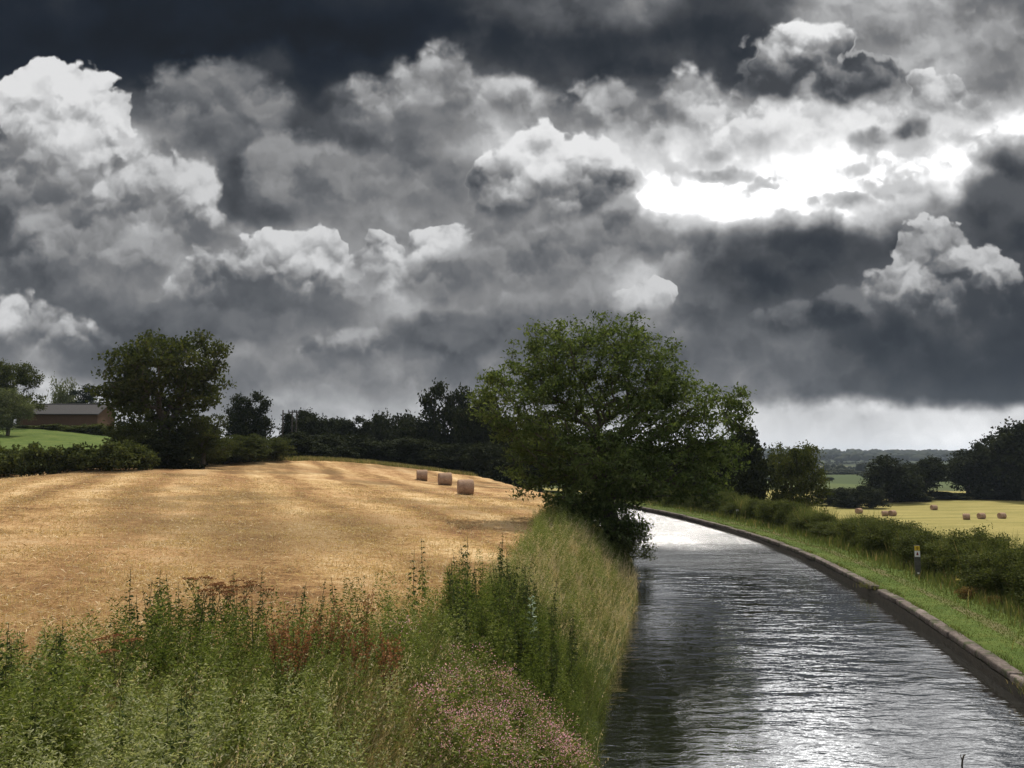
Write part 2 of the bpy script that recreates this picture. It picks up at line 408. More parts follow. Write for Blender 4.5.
def ground_mat():
    m, g, out = new_mat('ground')
    p = geopos(g); x, y, z = g.xyz(p)
    za = g.node('ShaderNodeAttribute'); za.attribute_name = 'zone'
    zs = g.node('ShaderNodeSeparateColor'); g.l.new(za.outputs['Color'], zs.inputs[0])
    stub, fld, shrt = (E(g, o) for o in zs.outputs)
    flat = g.vec(x, y, 0.0)
    # stubble: short stalks, straw litter, combine swaths curving over the brow
    jit = g.noise(flat, 0.35, 4)
    edge = g.sstep(stub + (jit - 0.5) * 0.9, 0.35, 0.65)
    fine = g.noise(g.vm('MULTIPLY', flat, (3.0, 4.6, 1)), 3.0, 5, 0.7)
    fine2 = g.noise(g.vm('MULTIPLY', flat, (1.2, 2.2, 1)), 1.0, 6, 0.75)
    blot = g.noise(g.vm('MULTIPLY', flat, (1.0, 1.5, 1)), 0.16, 5, 0.62)
    swx = x + y * 0.36 + g.noise(flat, 0.05, 2) * 6.0
    sw = g.m('SINE', swx * (2 * math.pi / 5.2))
    sw2 = g.noise(g.vec(swx * 0.55, y * 0.03, 0.0), 1.0, 4)
    val = fine * 0.50 + fine2 * 0.44 + blot * 0.22 + sw2 * 0.18 + sw * 0.035 - 0.16
    val = (val - 0.51) * 2.2 + 0.53
    straw = g.ramp(val, [(0.28, (.080, .040, .015)), (0.40, (.20, .108, .040)), (0.52, (.37, .22, .088)), (0.64, (.53, .355, .165)), (0.78, (.68, .51, .29))])
    ruddy = g.sstep(g.noise(flat, 0.10, 4), 0.42, 0.66)
    straw = g.cmix(ruddy * 0.35, straw, (.36, .19, .095, 1))
    dk = g.sstep(g.noise(g.vm('MULTIPLY', flat, (1.25, 1.0, 1)), 0.075, 5, 0.6) + (fine2 - 0.5) * 0.22, 0.47, 0.63)  # soft cloud-shadow patches put into the straw colour
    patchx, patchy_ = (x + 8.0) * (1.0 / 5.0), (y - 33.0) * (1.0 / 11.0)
    shaded = g.m('EXPONENT', (patchx * patchx + patchy_ * patchy_) * -0.8)          # broad shadow patch painted into the straw colour
    dk = g.m('MAXIMUM', dk, g.sstep(shaded + (fine2 - 0.5) * 0.8 + (blot - 0.5) * 0.6, 0.35, 0.95) * 0.85)
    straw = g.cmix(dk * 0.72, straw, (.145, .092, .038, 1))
    nearedge = g.sstep(y + (jit - 0.5) * 9.0, 13.0, 27.0, 0.6, 0.0)
    straw = g.cmix(nearedge, straw, (.22, .115, .05, 1))
    # rough grass
    gn = g.noise(flat, 1.4, 6, 0.65); gb = g.noise(flat, 0.12, 3)
    rough = g.ramp(g.m('ADD', gn * 0.6, gb * 0.4), [(0.3, (.030, .036, .014)), (0.5, (.055, .068, .022)), (0.62, (.10, .10, .036)), (0.75, (.17, .14, .06))])
    # mown field across the canal
    fn = g.noise(g.vm('MULTIPLY', flat, (0.35, 1.6, 1)), 0.18, 5, 0.6)
    ff = g.noise(flat, 1.8, 4)
    field = g.ramp(g.m('ADD', fn * 0.75, ff * 0.25), [(0.32, (.145, .14, .036)), (0.5, (.235, .20, .062)), (0.68, (.31, .26, .09))])
    # closely mown path and lawn
    sn = g.noise(flat, 2.2, 5, 0.65); s2 = g.noise(flat, 0.33, 3)
    short = g.ramp(g.m('ADD', sn * 0.55, s2 * 0.45), [(0.30, (.038, .062, .012)), (0.47, (.068, .100, .019)), (0.60, (.100, .125, .028)), (0.76, (.16, .145, .055))])
    trod = g.noise(flat, 0.5, 3)
    tw = attr(g, 'trod')
    short = g.cmix(g.sstep(tw + (sn - 0.5) * 0.9, 0.45, 0.8) * g.sstep(trod, 0.35, 0.6, 0.20, 0.60), short, (.16, .12, .07, 1))
    # distant country: patchwork of pasture, crop and wood
    cell = g.voro(g.vm('MULTIPLY', flat, (1.0, 0.55, 1)), 0.0060, 0, out='Color')
    cs = g.node('ShaderNodeSeparateColor'); g.put(cs.inputs[0], cell)
    patch = g.ramp(E(g, cs.outputs[0]), [(0.0, (.045, .065, .020)), (0.3, (.085, .11, .032)), (0.55, (.13, .14, .045)), (0.75, (.30, .25, .09)), (0.9, (.07, .09, .03))], 'CONSTANT')
    patch = g.cmix(g.noise(flat, 0.02, 4) * 0.5, patch, (.05, .06, .02, 1))
    woodc = g.ramp(g.noise(flat, 0.03, 5, 0.7), [(0.35, (.016, .024, .010)), (0.65, (.045, .055, .020))])
    patch = g.cmix(g.sstep(y + g.noise(flat, 0.004, 3) * 500.0, 1400.0, 1700.0), patch, woodc)
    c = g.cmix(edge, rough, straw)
    c = g.cmix(g.sstep(fld + (jit - 0.5) * 0.6, 0.35, 0.65), c, field)
    c = g.cmix(g.sstep(shrt + (gn - 0.5) * 0.6, 0.3, 0.7), c, short)
    far = g.sstep(y, 330.0, 400.0)
    c = g.cmix(far, c, patch)
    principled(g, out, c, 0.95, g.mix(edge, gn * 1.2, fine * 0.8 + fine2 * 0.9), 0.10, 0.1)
    return m

def water_mat():
    m, g, out = new_mat('canal_water')
    p = geopos(g); x, y, z = g.xyz(p)
    q = g.vec(x, y, 0.0)
    big = g.noise(g.vm('MULTIPLY', q, (0.45, 1.0, 1)), 0.85, 2, 0.36, 0.5)
    mid = g.noise(g.vm('MULTIPLY', q, (0.75, 1.7, 1)), 1.9, 2, 0.42, 0.7)
    fin = g.noise(g.vm('MULTIPLY', q, (1.6, 4.0, 1)), 3.0, 2, 0.5)
    gust = g.noise(q, 0.10, 3)
    wind = g.sstep(y + (gust - 0.5) * 34.0, 34.0, 60.0)          # open reach beyond the trees is ruffled
    calm = g.sstep(g.noise(g.vm('MULTIPLY', q, (1.0, 0.7, 1)), 0.16, 2), 0.34, 0.66, 0.42, 1.15)
    h = (big * 0.55 + mid * 0.24) * calm + fin * g.mix(wind, 0.04, 0.40)
    b = g.node('ShaderNodeBsdfPrincipled')
    b.inputs['Base Color'].default_value = (.006, .006, .004, 1)
    g.put(b.inputs['Roughness'], g.mix(wind, 0.03, 0.24)); b.inputs['IOR'].default_value = 10.0
    b.inputs['Specular IOR Level'].default_value = 0.5
    n = g.node('ShaderNodeBump'); n.inputs['Distance'].default_value = 0.115; n.inputs['Strength'].default_value = 1.0
    g.put(n.inputs['Height'], h); g.l.new(n.outputs[0], b.inputs['Normal'])
    g.l.new(b.outputs[0], out.inputs[0])
    return m

# ------------------------------------------------------------------ the canal's course and the lie of the land
def catmull(P, n=30):
    P = np.array(P, float); P = np.vstack([2 * P[0] - P[1], P, 2 * P[-1] - P[-2]]); outp = []
    for i in range(1, len(P) - 2):
        p0, p1, p2, p3 = P[i - 1:i + 3]
        for t in np.linspace(0, 1, n, endpoint=False):
            outp.append(0.5 * ((2 * p1) + (-p0 + p2) * t + (2 * p0 - 5 * p1 + 4 * p2 - p3) * t * t + (-p0 + 3 * p1 - 3 * p2 + p3) * t ** 3))
    outp.append(P[-2]); return np.array(outp)
CEN = catmull([(-9, -60), (-1.5, -30), (3.2, -5), (5.6, 10), (6.7, 18), (8.2, 25), (9.9, 34), (11.5, 48), (11.6, 63), (9.6, 85), (4.0, 112), (-10, 138), (-38, 156), (-80, 166)], 24)
HWL, HWR = 4.6, 4.7
def along(xy):
    """signed distance from the canal's centre line (right positive)"""
    xy = np.atleast_2d(xy); s = np.empty(len(xy))
    tang = np.gradient(CEN, axis=0); tang /= np.linalg.norm(tang, axis=1)[:, None]
    for k in range(0, len(xy), 20000):
        q = xy[k:k + 20000]
        d = ((q[:, None, :] - CEN[None]) ** 2).sum(2)
        j = d.argmin(1); v = q - CEN[j]; t = tang[j]
        cr = t[:, 1] * v[:, 0] - t[:, 0] * v[:, 1]
        s[k:k + 20000] = np.sign(cr) * np.sqrt(d[np.arange(len(q)), j])
    return s
def offset_line(off, y0=-30, y1=170):
    tang = np.gradient(CEN, axis=0); tang /= np.linalg.norm(tang, axis=1)[:, None]
    nrm = np.stack([tang[:, 1], -tang[:, 0]], 1)
    return CEN + nrm * off
_c = []
def cp(px, py, d): q = at_d(px, py, d); _c.append(tuple(q))
for a in [(465, 495, 66), (444, 485, 80), (421, 481, 95), (300, 462, 97), (220, 463.5, 92), (150, 468, 84), (60, 474, 75), (0, 479, 70), (400, 467, 110),
          (500, 485, 95), (360, 463.5, 104)]: cp(*a)
_c += [(-6, 14, 2.3), (-3, 18, 2.3), (-1, 22, 2.3), (1.0, 32, 2.2), (-14, 16, 2.5), (-3, 7, 2.1), (-9, 4, 2.2), (-20, 30, 3.0), (-30, 50, 3.6), (-10, 45, 2.9), (3, 50, 2.3), (0, 62, 2.5),
       (-48, 92, 6.0), (-58, 112, 7.9), (-66, 108, 7.8), (-74, 140, 11.2), (-90, 150, 11.8), (-30, 128, 4.6), (-10, 135, 2.8), (4, 100, 2.2), (-60, 180, 9), (0, 180, 2.5), (-120, 140, 12), (-30, -20, 3), (-100, 40, 5), (0, -20, 2.4), (-40, 75, 4.6), (-30, 115, 5.0), (-45, 120, 5.8), (-100, 250, 12), (20, 250, 0)]
_c = np.array(_c)
def tps_fit(P, z, lam=0.5):
    n = len(P); d = np.linalg.norm(P[:, None] - P[None], axis=2)
    K = np.where(d > 0, d * d * np.log(d + 1e-9), 0) + np.eye(n) * lam
    A = np.zeros((n + 3, n + 3)); A[:n, :n] = K; A[:n, n] = 1; A[:n, n + 1:] = P; A[n, :n] = 1; A[n + 1:, :n] = P.T
    return np.linalg.solve(A, np.concatenate([z, [0, 0, 0]]))
TPS = tps_fit(_c[:, :2], _c[:, 2], 3.0)
def tps(xy):
    o = np.empty(len(xy)); n = len(_c)
    for k in range(0, len(xy), 20000):
        q = xy[k:k + 20000]; d = np.linalg.norm(q[:, None] - _c[None, :, :2], axis=2)
        o[k:k + 20000] = (np.where(d > 0, d * d * np.log(d + 1e-9), 0) @ TPS[:n]) + TPS[n] + q @ TPS[n + 1:]
    return o
def sst(x, a, b): t = np.clip((x - a) / (b - a), 0, 1); return t * t * (3 - 2 * t)
def wob(x, y, s, seed=0):
    return (np.sin(x * s + 1.3 * seed + 2.1 * np.sin(y * s * 0.73 + seed)) + np.sin(y * s * 1.17 + 0.7 * seed + 1.7 * np.sin(x * s * 0.61))) * 0.5
TOWZ = 0.40
def height(xy, s=None, tcut=0.2):
    xy = np.atleast_2d(np.asarray(xy, float))
    if s is None: s = along(xy)
    x, y = xy[:, 0], xy[:, 1]
    left = np.clip(tps(xy), -1.0, 14.0)
    left = left + wob(x, y, 1.1, 2) * 0.05 + wob(x, y, 3.1, 4) * 0.025
    t = -s - HWL
    zl = np.where(t < 0.3, np.clip(-0.1 + 0.9 * t, -1.0, 0.2), 0.17 + (left - 0.17) * sst(t, 0.2, 3.2))
    t = s - HWR
    fz = -4.9 + 0.012 * np.clip(x - 40, 0, 80) + wob(x, y, 0.02, 1) * 0.4
    tow = TOWZ + wob(x, y, 1.7, 3) * 0.02 + 0.10 * sst(t, 3.0, 4.6)
    zr = np.where(t < tcut, -1.0, tow + (fz - TOWZ) * sst(t, 5.5, 24.0))
    z = np.where(s < 0, zl, zr)
    # the valley beyond and the wooded ridge closing it
    r = np.hypot(x, y)
    valley = -6.5 + wob(x, y, 0.006, 1) * 1.2 + 22.0 * sst(y, 900, 2700) + 9.0 * sst(y, 1500, 2900) * (0.5 + 0.5 * np.sin(x * 0.0022 + 0.6)) + 0.02 * np.clip(x, -500, 900) * sst(y, 1800, 2800) * 0.3
    z = z + (valley - z) * sst(r, 210, 360)
    return z
def gz(x, y): return float(height([(x, y)])[0])

def axis(dense0, dense1, step, lo, hi, grow=1.16):
    a = list(np.arange(dense0, dense1 + 1e-6, step)); st = step
    v = a[-1]
    while v < hi: st *= grow; v += st; a.append(v)
    st = step; v = a[0]
    while v > lo: st *= grow; v -= st; a.insert(0, v)
    return np.array(a)
YB = np.array([[-60, 8.6], [-30, 9.2], [-8, 10.2], [-6.3, 11.0], [-4.4, 12.4], [-3, 12.9], [-1.9, 14.6], [-0.3, 21], [1.0, 36], [2.2, 52], [3.5, 80], [20, 200]])
def rough_edge(x): return np.interp(x, YB[:, 0], YB[:, 1])
def hedge_far(x):   # where the stubble ends at the top of the field
    return np.interp(x, [-200, -62, -45, -30, -20, -8, 10], [76, 71, 84, 97, 108, 116, 118])
def make_ground():
    xs = axis(-40, 40, 0.42, -5200, 5200); ys = axis(2, 122, 0.5, -400, 5200)
    Xg, Yg = np.meshgrid(xs, ys); xy = np.stack([Xg.ravel(), Yg.ravel()], 1)
    s = along(xy); z = height(xy, s, 0.85)
    V = np.column_stack([xy, z])
    ny, nx = Xg.shape; i = np.arange(ny * nx).reshape(ny, nx)
    F = np.stack([i[:-1, :-1], i[:-1, 1:], i[1:, 1:], i[1:, :-1]], -1).reshape(-1, 4)
    x, y = xy[:, 0], xy[:, 1]
    w = wob(x, y, 0.5, 5) * 0.7 + wob(x, y, 1.6, 6) * 0.35
    stub = ((s < 0) & (-s - HWL > 2.6 + w) & (y > rough_edge(x) + w * 0.8) & (y < hedge_far(x) + w)).astype(float)
    field = ((s > 0) & (s - HWR > 8) & (y < 330) & (y > -50)).astype(float)
    t = s - HWR
    short = ((t > 0.2) & (t < 3.1 + w * 0.35)).astype(float)
    lawn = ((x < -40) & (x > -160) & (y > 84 + (x + 50) * 0.05) & (y < 128) & (s < 0)).astype(float)
    zone = np.column_stack([stub, field, np.maximum(short, lawn), np.ones(len(x))])
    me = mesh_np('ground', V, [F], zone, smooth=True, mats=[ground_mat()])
    trod = np.exp(-((t - 1.75 + w * .12) / .38) ** 2).astype(np.float32)
    a = me.attributes.new('trod', 'FLOAT', 'POINT'); a.data.foreach_set('value', trod)
    tag(link('ground', me), kind='structure')
    # the path's own sheet runs up to the back of the coping, 1 cm above the ground
    L = [offset_line(HWR + o) for o in (0.28, 0.36, 0.8, 1.3, 1.9)]; n = len(L[0])
    V = np.vstack([np.column_stack([q, height(q) + (0.012 if k < 4 else -0.02) - (0.30 if k == 0 else 0)]) for k, q in enumerate(L)])
    i = np.arange(n - 1); F = np.vstack([np.stack([i + k * n, i + (k + 1) * n, i + 1 + (k + 1) * n, i + 1 + k * n], 1) for k in range(4)])
    me = mesh_np('towpath', V, [F], np.tile([0., 0., 1., 1.], (len(V), 1)), smooth=True, mats=[bpy.data.materials['ground']])
    tag(link('path', me), kind='structure')
make_ground()

def make_water():
    L = offset_line(-HWL - 1.6); Rr = offset_line(HWR + 0.12)
    n = len(L); V = np.vstack([np.column_stack([L, np.zeros(n)]), np.column_stack([Rr, np.zeros(n)])])
    i = np.arange(n - 1); F = np.stack([i, i + n, i + n + 1, i + 1], 1)
    me = mesh_np('canal_water', V, [F], None, smooth=True, mats=[water_mat()])
    tag(link('water', me), kind='structure')
make_water()
# ------------------------------------------------------------------ trees
def rand_dirs(n):
    v = rng.normal(size=(n, 3)); return v / np.linalg.norm(v, axis=1)[:, None]
def leaf_quads(C, size, up=0.5, aspect=0.5, tint=None, tspread=0.15, dirs=None):
    """one kite-shaped leaf (or spray of leaflets) at every point of C"""
    n = len(C)
    nrm = rand_dirs(n) + np.array([0, 0, up]); nrm /= np.linalg.norm(nrm, axis=1)[:, None]
    a = rand_dirs(n) if dirs is None else dirs
    a = a - nrm * (a * nrm).sum(1)[:, None]; a /= np.linalg.norm(a, axis=1)[:, None] + 1e-9
    b = np.cross(nrm, a)
    s = (size * (0.65 + 0.7 * rng.random(n)))[:, None] if np.ndim(size) == 0 else size[:, None]
    w = s * aspect * 0.5
    V = np.stack([C - a * s * 0.5, C + b * w - a * s * 0.05 + nrm * s * 0.06, C + a * s * 0.5 - nrm * s * 0.08, C - b * w - a * s * 0.05 + nrm * s * 0.06], 1).reshape(-1, 3)
    F = np.arange(4 * n).reshape(n, 4)
    t = np.full(n, 0.5) if tint is None else tint
    t = np.clip(t + rng.normal(size=n) * tspread, 0, 1)
    return V, F, np.repeat(t, 4)

def skeleton(lobes, trunk, n_attr, step=0.7, shell=0.45, bend=0.3):
    """grow limbs from a trunk polyline out to points filling the crown's lobes"""
    nodes = [np.array(p, float) for p in trunk]; par = [-1] + list(range(len(trunk) - 1))
    vol = np.array([l[3] * l[4] * l[5] for l in lobes]); vol = vol ** 0.85 / (vol ** 0.85).sum()
    A = []
    for l, v in zip(lobes, vol):
        k = max(4, int(n_attr * v)); d = rand_dirs(k)
        r = (shell + (1 - shell) * rng.random(k)) ** 0.6
        A.append(np.array(l[:3]) + d * r[:, None] * np.array(l[3:6]))
    A = np.vstack(A); A = A[A[:, 2] > 0.3]
    top = np.array(trunk[-1]); A = A[np.argsort(np.linalg.norm(A - top, axis=1) + rng.random(len(A)) * 0.5)]
    plen = [0.0]
    for i in range(1, len(nodes)): plen.append(plen[-1] + np.linalg.norm(nodes[i] - nodes[i - 1]))
    first = max(1, len(trunk) // 3)
    tips = []
    for a in A:
        N_ = np.array(nodes); d = np.linalg.norm(N_ - a, axis=1) + 0.22 * np.array(plen) + np.where(N_[:, 2] > a[2] + 0.4, 1.2, 0)
        d[:first] += 5
        j = int(d.argmin()); p = nodes[j]; L = np.linalg.norm(a - p); k = max(1, int(L / step))
        side = rng.normal(size=3) * L * bend * 0.25; side[2] = abs(side[2]) * 0.8
        last = j
        for q in range(1, k + 1):
            t = q / k; pt = p + (a - p) * t + side * math.sin(math.pi * t)
            nodes.append(pt); par.append(last); plen.append(plen[last] + L / k); last = len(nodes) - 1
        tips.append(last)
    return np.array(nodes), np.array(par), np.array(tips)
def limb_mesh(nodes, par, r_tip=0.02, r_base=0.4, n=5, minr=0.0):
    cnt = np.zeros(len(nodes)); has = np.zeros(len(nodes), bool); has[par[par >= 0]] = True
    cnt[~has] = 1
    for i in range(len(nodes) - 1, 0, -1): cnt[par[i]] += cnt[i]
    ex = math.log(r_base / r_tip) / math.log(max(cnt[0], 2)); rad = r_tip * cnt ** ex
    keep = [i for i in range(1, len(nodes)) if rad[i] >= minr]
    V, F = [], []; ang = np.arange(n) / n * 2 * math.pi; vi = 0
    for i in keep:
        p, q = nodes[par[i]], nodes[i]; d = q - p; L = np.linalg.norm(d)
        if L < 1e-6: continue
        d /= L; u = np.cross(d, [0.3, 0.9, 0.2]); u /= np.linalg.norm(u); v = np.cross(d, u)
        ring = np.cos(ang)[:, None] * u + np.sin(ang)[:, None] * v
        r0 = min(rad[par[i]], rad[i] * 1.35)
        V.append(p - d * r0 * 0.3 + ring * r0); V.append(q + d * rad[i] * 0.3 + ring * rad[i])
        k = np.arange(n); F.append(np.stack([vi + k, vi + (k + 1) % n, vi + n + (k + 1) % n, vi + n + k], 1)); vi += 2 * n
    return np.vstack(V), np.vstack(F)
def tree_meshes(name, lobes, trunk, n_attr, leaves, lsize, lmat, r_base=0.4, spread=0.45, aspect=0.5, step=0.7, minr=0.0, r_tip=0.018, up=0.5, shell=0.45, flat=1.0, inner=0.25):
    nodes, par, tips = skeleton(lobes, trunk, n_attr, step, shell)
    V, F = limb_mesh(nodes, par, r_tip, r_base, 6, minr)
    limbs = mesh_np(name + '_limbs', V, [F], smooth=True, mats=[M_BARK])
    T = nodes[tips]
    # clumps differ in how many leaves they carry and in leaf age
    k = rng.poisson(leaves * (0.45 + 1.1 * rng.random(len(T))))
    idx = np.repeat(np.arange(len(T)), k)
    off = rng.normal(size=(len(idx), 3)) * spread * np.array([1, 1, 0.62 * flat])
    C = T[idx] + off
    ext = np.where(rng.random(len(idx)) < inner)[0]                # some leaves back along the twigs
    C[ext] = nodes[par[tips[idx[ext]]]] + off[ext] * 0.8
    ct = 0.5 + rng.normal(size=len(T)) * 0.17
    V, F, t = leaf_quads(C, lsize, up, aspect, ct[idx], 0.22)
    crown = mesh_np(name + '_crown', V, [F], t, mats=[lmat])
    return limbs, crown
def build_tree(name, meshes, label, cat, loc, rz=0.0, scale=(1, 1, 1), group=None):
    r = tag(empty(name, loc, rz, scale), label, cat, group)
    link('trunk', meshes[0], r); link('crown', meshes[1], r)
    return r

# the big ash leaning out over the bank -- local x to the right, z up, origin at the foot
b = at(612, 548, 0.5)
ASH = np.array([5.4, 43.5, 0.0]); ASH[2] = gz(ASH[0], ASH[1]) - 0.15
def rel(px, py, dy=0.0):
    q = at_d(px, py, ASH[1] + dy) - ASH; return q
def lobe(px, py, rx, ry, dy=0.0, depth=None):
    k = ASH[1] / F_PX; q = rel(px, py, dy)
    return (q[0], dy, q[2], rx * k, (depth if depth else rx * k * 0.9), ry * k)
ash_lobes = [lobe(578, 372, 62, 52), lobe(545, 365, 40, 42, 1.5), lobe(630, 378, 52, 54, -1), lobe(520, 408, 50, 42, -1.5), lobe(570, 425, 62, 40, 2),
             lobe(655, 415, 50, 48, 1), lobe(700, 430, 44, 42, -1), lobe(728, 425, 27, 38, 0.5), lobe(540, 450, 44, 32, -2), lobe(605, 465, 60, 40, -2.5), lobe(670, 468, 58, 34, -1),
             lobe(715, 468, 36, 26, 0), lobe(575, 490, 42, 26, -1.5), lobe(625, 505, 32, 30, -1.5), lobe(612, 335, 44, 24, 0), lobe(555, 335, 34, 24, 0.5), lobe(497, 385, 26, 18, 0), lobe(655, 350, 26, 26, 0.5),
             lobe(522, 478, 26, 18, -1.0), lobe(700, 490, 34, 14, -1.5), lobe(690, 402, 40, 32, 0.5), lobe(662, 384, 36, 34, -.5), lobe(735, 408, 22, 24, 0), lobe(640, 440, 46, 40, -2), lobe(590, 455, 50, 34, 1.5), lobe(490, 402, 26, 22, 0.4), lobe(600, 512, 30, 20, -1.8), lobe(630, 524, 20, 16, -1.2), lobe(618, 530, 20, 16, -1.8), lobe(585, 508, 26, 16, -1.2)]
ash_trunk = [(0, 0, -0.2), (0.05, 0, 0.8), (-0.05, 0.1, 1.6), (-0.3, 0.1, 2.6), (-0.5, 0.2, 3.8), (-0.8, 0.2, 5.2), (-1.0, 0.1, 6.6)]
ash = tree_meshes('ash', ash_lobes, ash_trunk, 1750, 31, 0.23, M_ASH, r_base=0.48, spread=0.24, aspect=0.42, step=0.5, minr=0.008, r_tip=0.011, shell=0.15, up=0.35)
build_tree('ash_tree', ash, 'big spreading ash tree leaning over the canal bank at the edge of the stubble', 'tree', ASH)

# low growth round the foot of the ash, over the water's edge
def scatter_pts(n, f):
    return np.array([f() for _ in range(n)])
# prototypes: local units are metres for a tree about 10 m tall and 9 m wide
def domes(n, w, h, base, seed, small=0.45):
    r_ = np.random.default_rng(seed); L = [(0, 0, base + (h - base) * 0.5, w * 0.33, w * 0.33, (h - base) * 0.42)]
    for i in range(n):
        a = r_.random() * 6.283; el = r_.random() ** 0.8
        rr = w * 0.5 * math.sqrt(max(0.0, 1 - (el - 0.35) ** 2 * 1.6)) * 0.68
        L.append((math.cos(a) * rr, math.sin(a) * rr, base + (h - base) * (0.14 + 0.72 * el), w * 0.5 * small * (0.7 + 0.6 * r_.random()), w * 0.5 * small * (0.7 + 0.6 * r_.random()), (h - base) * 0.5 * small * (0.6 + 0.5 * r_.random())))
    return L
def trunk_line(h, seed):
    r_ = np.random.default_rng(seed); return [(r_.normal() * 0.08 * k, r_.normal() * 0.08 * k, -0.3 + h * k / 5) for k in range(6)]
P_BROAD = [tree_meshes('broad%d' % i, domes(17, 9, 10, 1.2, 40 + i), trunk_line(5.5, i), 420, 44, 0.27, M_BROAD, 0.4, 0.34, 0.6, 0.9, 0.015, 0.02) for i in range(2)]
P_WOOD = [tree_meshes('wood%d' % i, domes(14, 8, 10, 0.8, 60 + i, 0.42), trunk_line(6, 9 + i), 260, 60, 0.42, M_WOOD, 0.35, 0.5, 0.62, 1.0, 0.02, 0.025) for i in range(3)]
P_TALLW = [tree_meshes('tallwood%d' % i, domes(14, 5.5, 10, 0.6, 80 + i, 0.5), trunk_line(7.5, 19 + i), 200, 46, 0.5, M_WOOD, 0.3, 0.45, 0.6, 1.0, 0.02, 0.025) for i in range(2)]
P_PALE = [tree_meshes('pale0', domes(16, 8, 10, 0.8, 95), trunk_line(6, 31), 320, 55, 0.32, M_PALE, 0.35, 0.5, 0.5, 0.9, 0.015, 0.02)]
cedar_l = [(0.5 * math.sin(k * 2.3), 0.5 * math.cos(k * 1.7), 2 + k * 1.15, 4.4 - k * 0.45 + (0.7 if k % 2 else -0.5), 4.2 - k * 0.42, 0.55) for k in range(7)]
P_CEDAR = [tree_meshes('cedar0', cedar_l, [(0, 0, -0.3), (0, 0, 2), (0.1, 0, 4), (0, 0.1, 6), (0, 0, 8), (0, 0, 9.6)], 300, 46, 0.36, M_CEDAR, 0.35, 0.42, 0.4, 0.9, 0.02, 0.02, flat=0.8)]
spire = [(0, 0, 1.2 + k * 1.1, 2.4 - k * 0.29, 2.4 - k * 0.29, 0.8) for k in range(8)]
P_SPIRE = [tree_meshes('spire0', spire, [(0, 0, -0.3), (0, 0, 3), (0, 0, 6), (0, 0, 9.4)], 200, 46, 0.42, M_WOOD, 0.25, 0.34, 0.45, 0.9, 0.02, 0.02)]
# shrubs 2 m tall and 2.4 m wide, leafy down to the ground
def shrub_meshes(name, seed, mat, n=190, leaves=70, ls=0.085, w=2.4, h=2.0, spread=0.15):
    L = domes(11, w, h, 0.05, seed, 0.55)
    return tree_meshes(name, L, [(0, 0, -0.2), (0.02, 0, 0.15), (0, 0.03, 0.4), (0.03, 0, 0.7)], n, leaves, ls, mat, 0.06, spread, 0.5, 0.25, 0.004, 0.005, shell=0.5)
P_SHRUB = [shrub_meshes('shrub%d' % i, 120 + i, M_HEDGE) for i in range(3)]
P_SHRUBB = [shrub_meshes('brightshrub0', 130, M_HEDGE2, 190, 60, 0.10)]
P_SHRUBF = [shrub_meshes('farshrub%d' % i, 140 + i, M_HEDGE, 90, 40, 0.24, spread=0.2) for i in range(2)]
P_RUST = [shrub_meshes('rustshrub0', 150, M_RUST, 60, 34, 0.10, 1.1, 1.2, 0.12)]

def plant_at(name, protos, k, px, d, ytop, wpx, label, cat='tree', group=None, W0=9.0, H0=10.0, rz=None, sink=0.0, zb=None):
    q = at_d(px, 460, d); x = q[0]; zg = gz(x, d) if zb is None else zb
    ht = at_d(px, ytop, d)[2] - zg + sink; wd = wpx * d / F_PX
    r = rng.random() * 6.28 if rz is None else rz
    return build_tree(name, protos[k % len(protos)], label, cat, (x, d, zg - sink), r, (wd / W0, wd / W0, ht / H0), group)

# trees round the top of the stubble field
plant_at('broad_tree', P_BROAD, 0, 160, 84, 326, 122, 'tall rounded tree rising from the hedge beside the long low house', rz=0.4)
plant_at('broad_tree', P_BROAD, 1, 8, 128, 360, 52, 'dark round-topped tree behind the pale tree at the edge of the lawn', rz=1.0)
plant_at('pale_tree', P_PALE, 0, 6, 116, 388, 40, 'pale-leaved bushy tree standing on the lawn by the hedge', rz=2.0, W0=8)
plant_at('pale_tree', P_PALE, 0, 58, 172, 379, 32, 'light green tree showing above the house roof beside the cedar', rz=0.3, W0=8)
plant_at('cedar_tree', P_CEDAR, 0, 83, 168, 383, 36, 'dark flat-layered cedar behind the house roof', rz=0.5, W0=8.4, H0=9.9)
plant_at('round_tree', P_WOOD, 0, 247, 122, 397, 40, 'small dark round tree between the tall field tree and the poles', W0=8)
plant_at('bush', P_BROAD, 1, 128, 80, 420, 60, 'leafy bush spreading in front of the tall field tree beside the lawn', 'bush', rz=3.0)
plant_at('bush', P_WOOD, 0, 166, 81, 432, 60, 'low dark bush hiding the trunk of the tall field tree', 'bush', rz=2.0, W0=8, sink=0.8)
plant_at('bush', P_BROAD, 0, 203, 83, 412, 50, 'rounded bush by the tall field tree on its side away from the house', 'bush', rz=5.0)
G_WOOD = 'trees of the dark wood behind the stubble field'
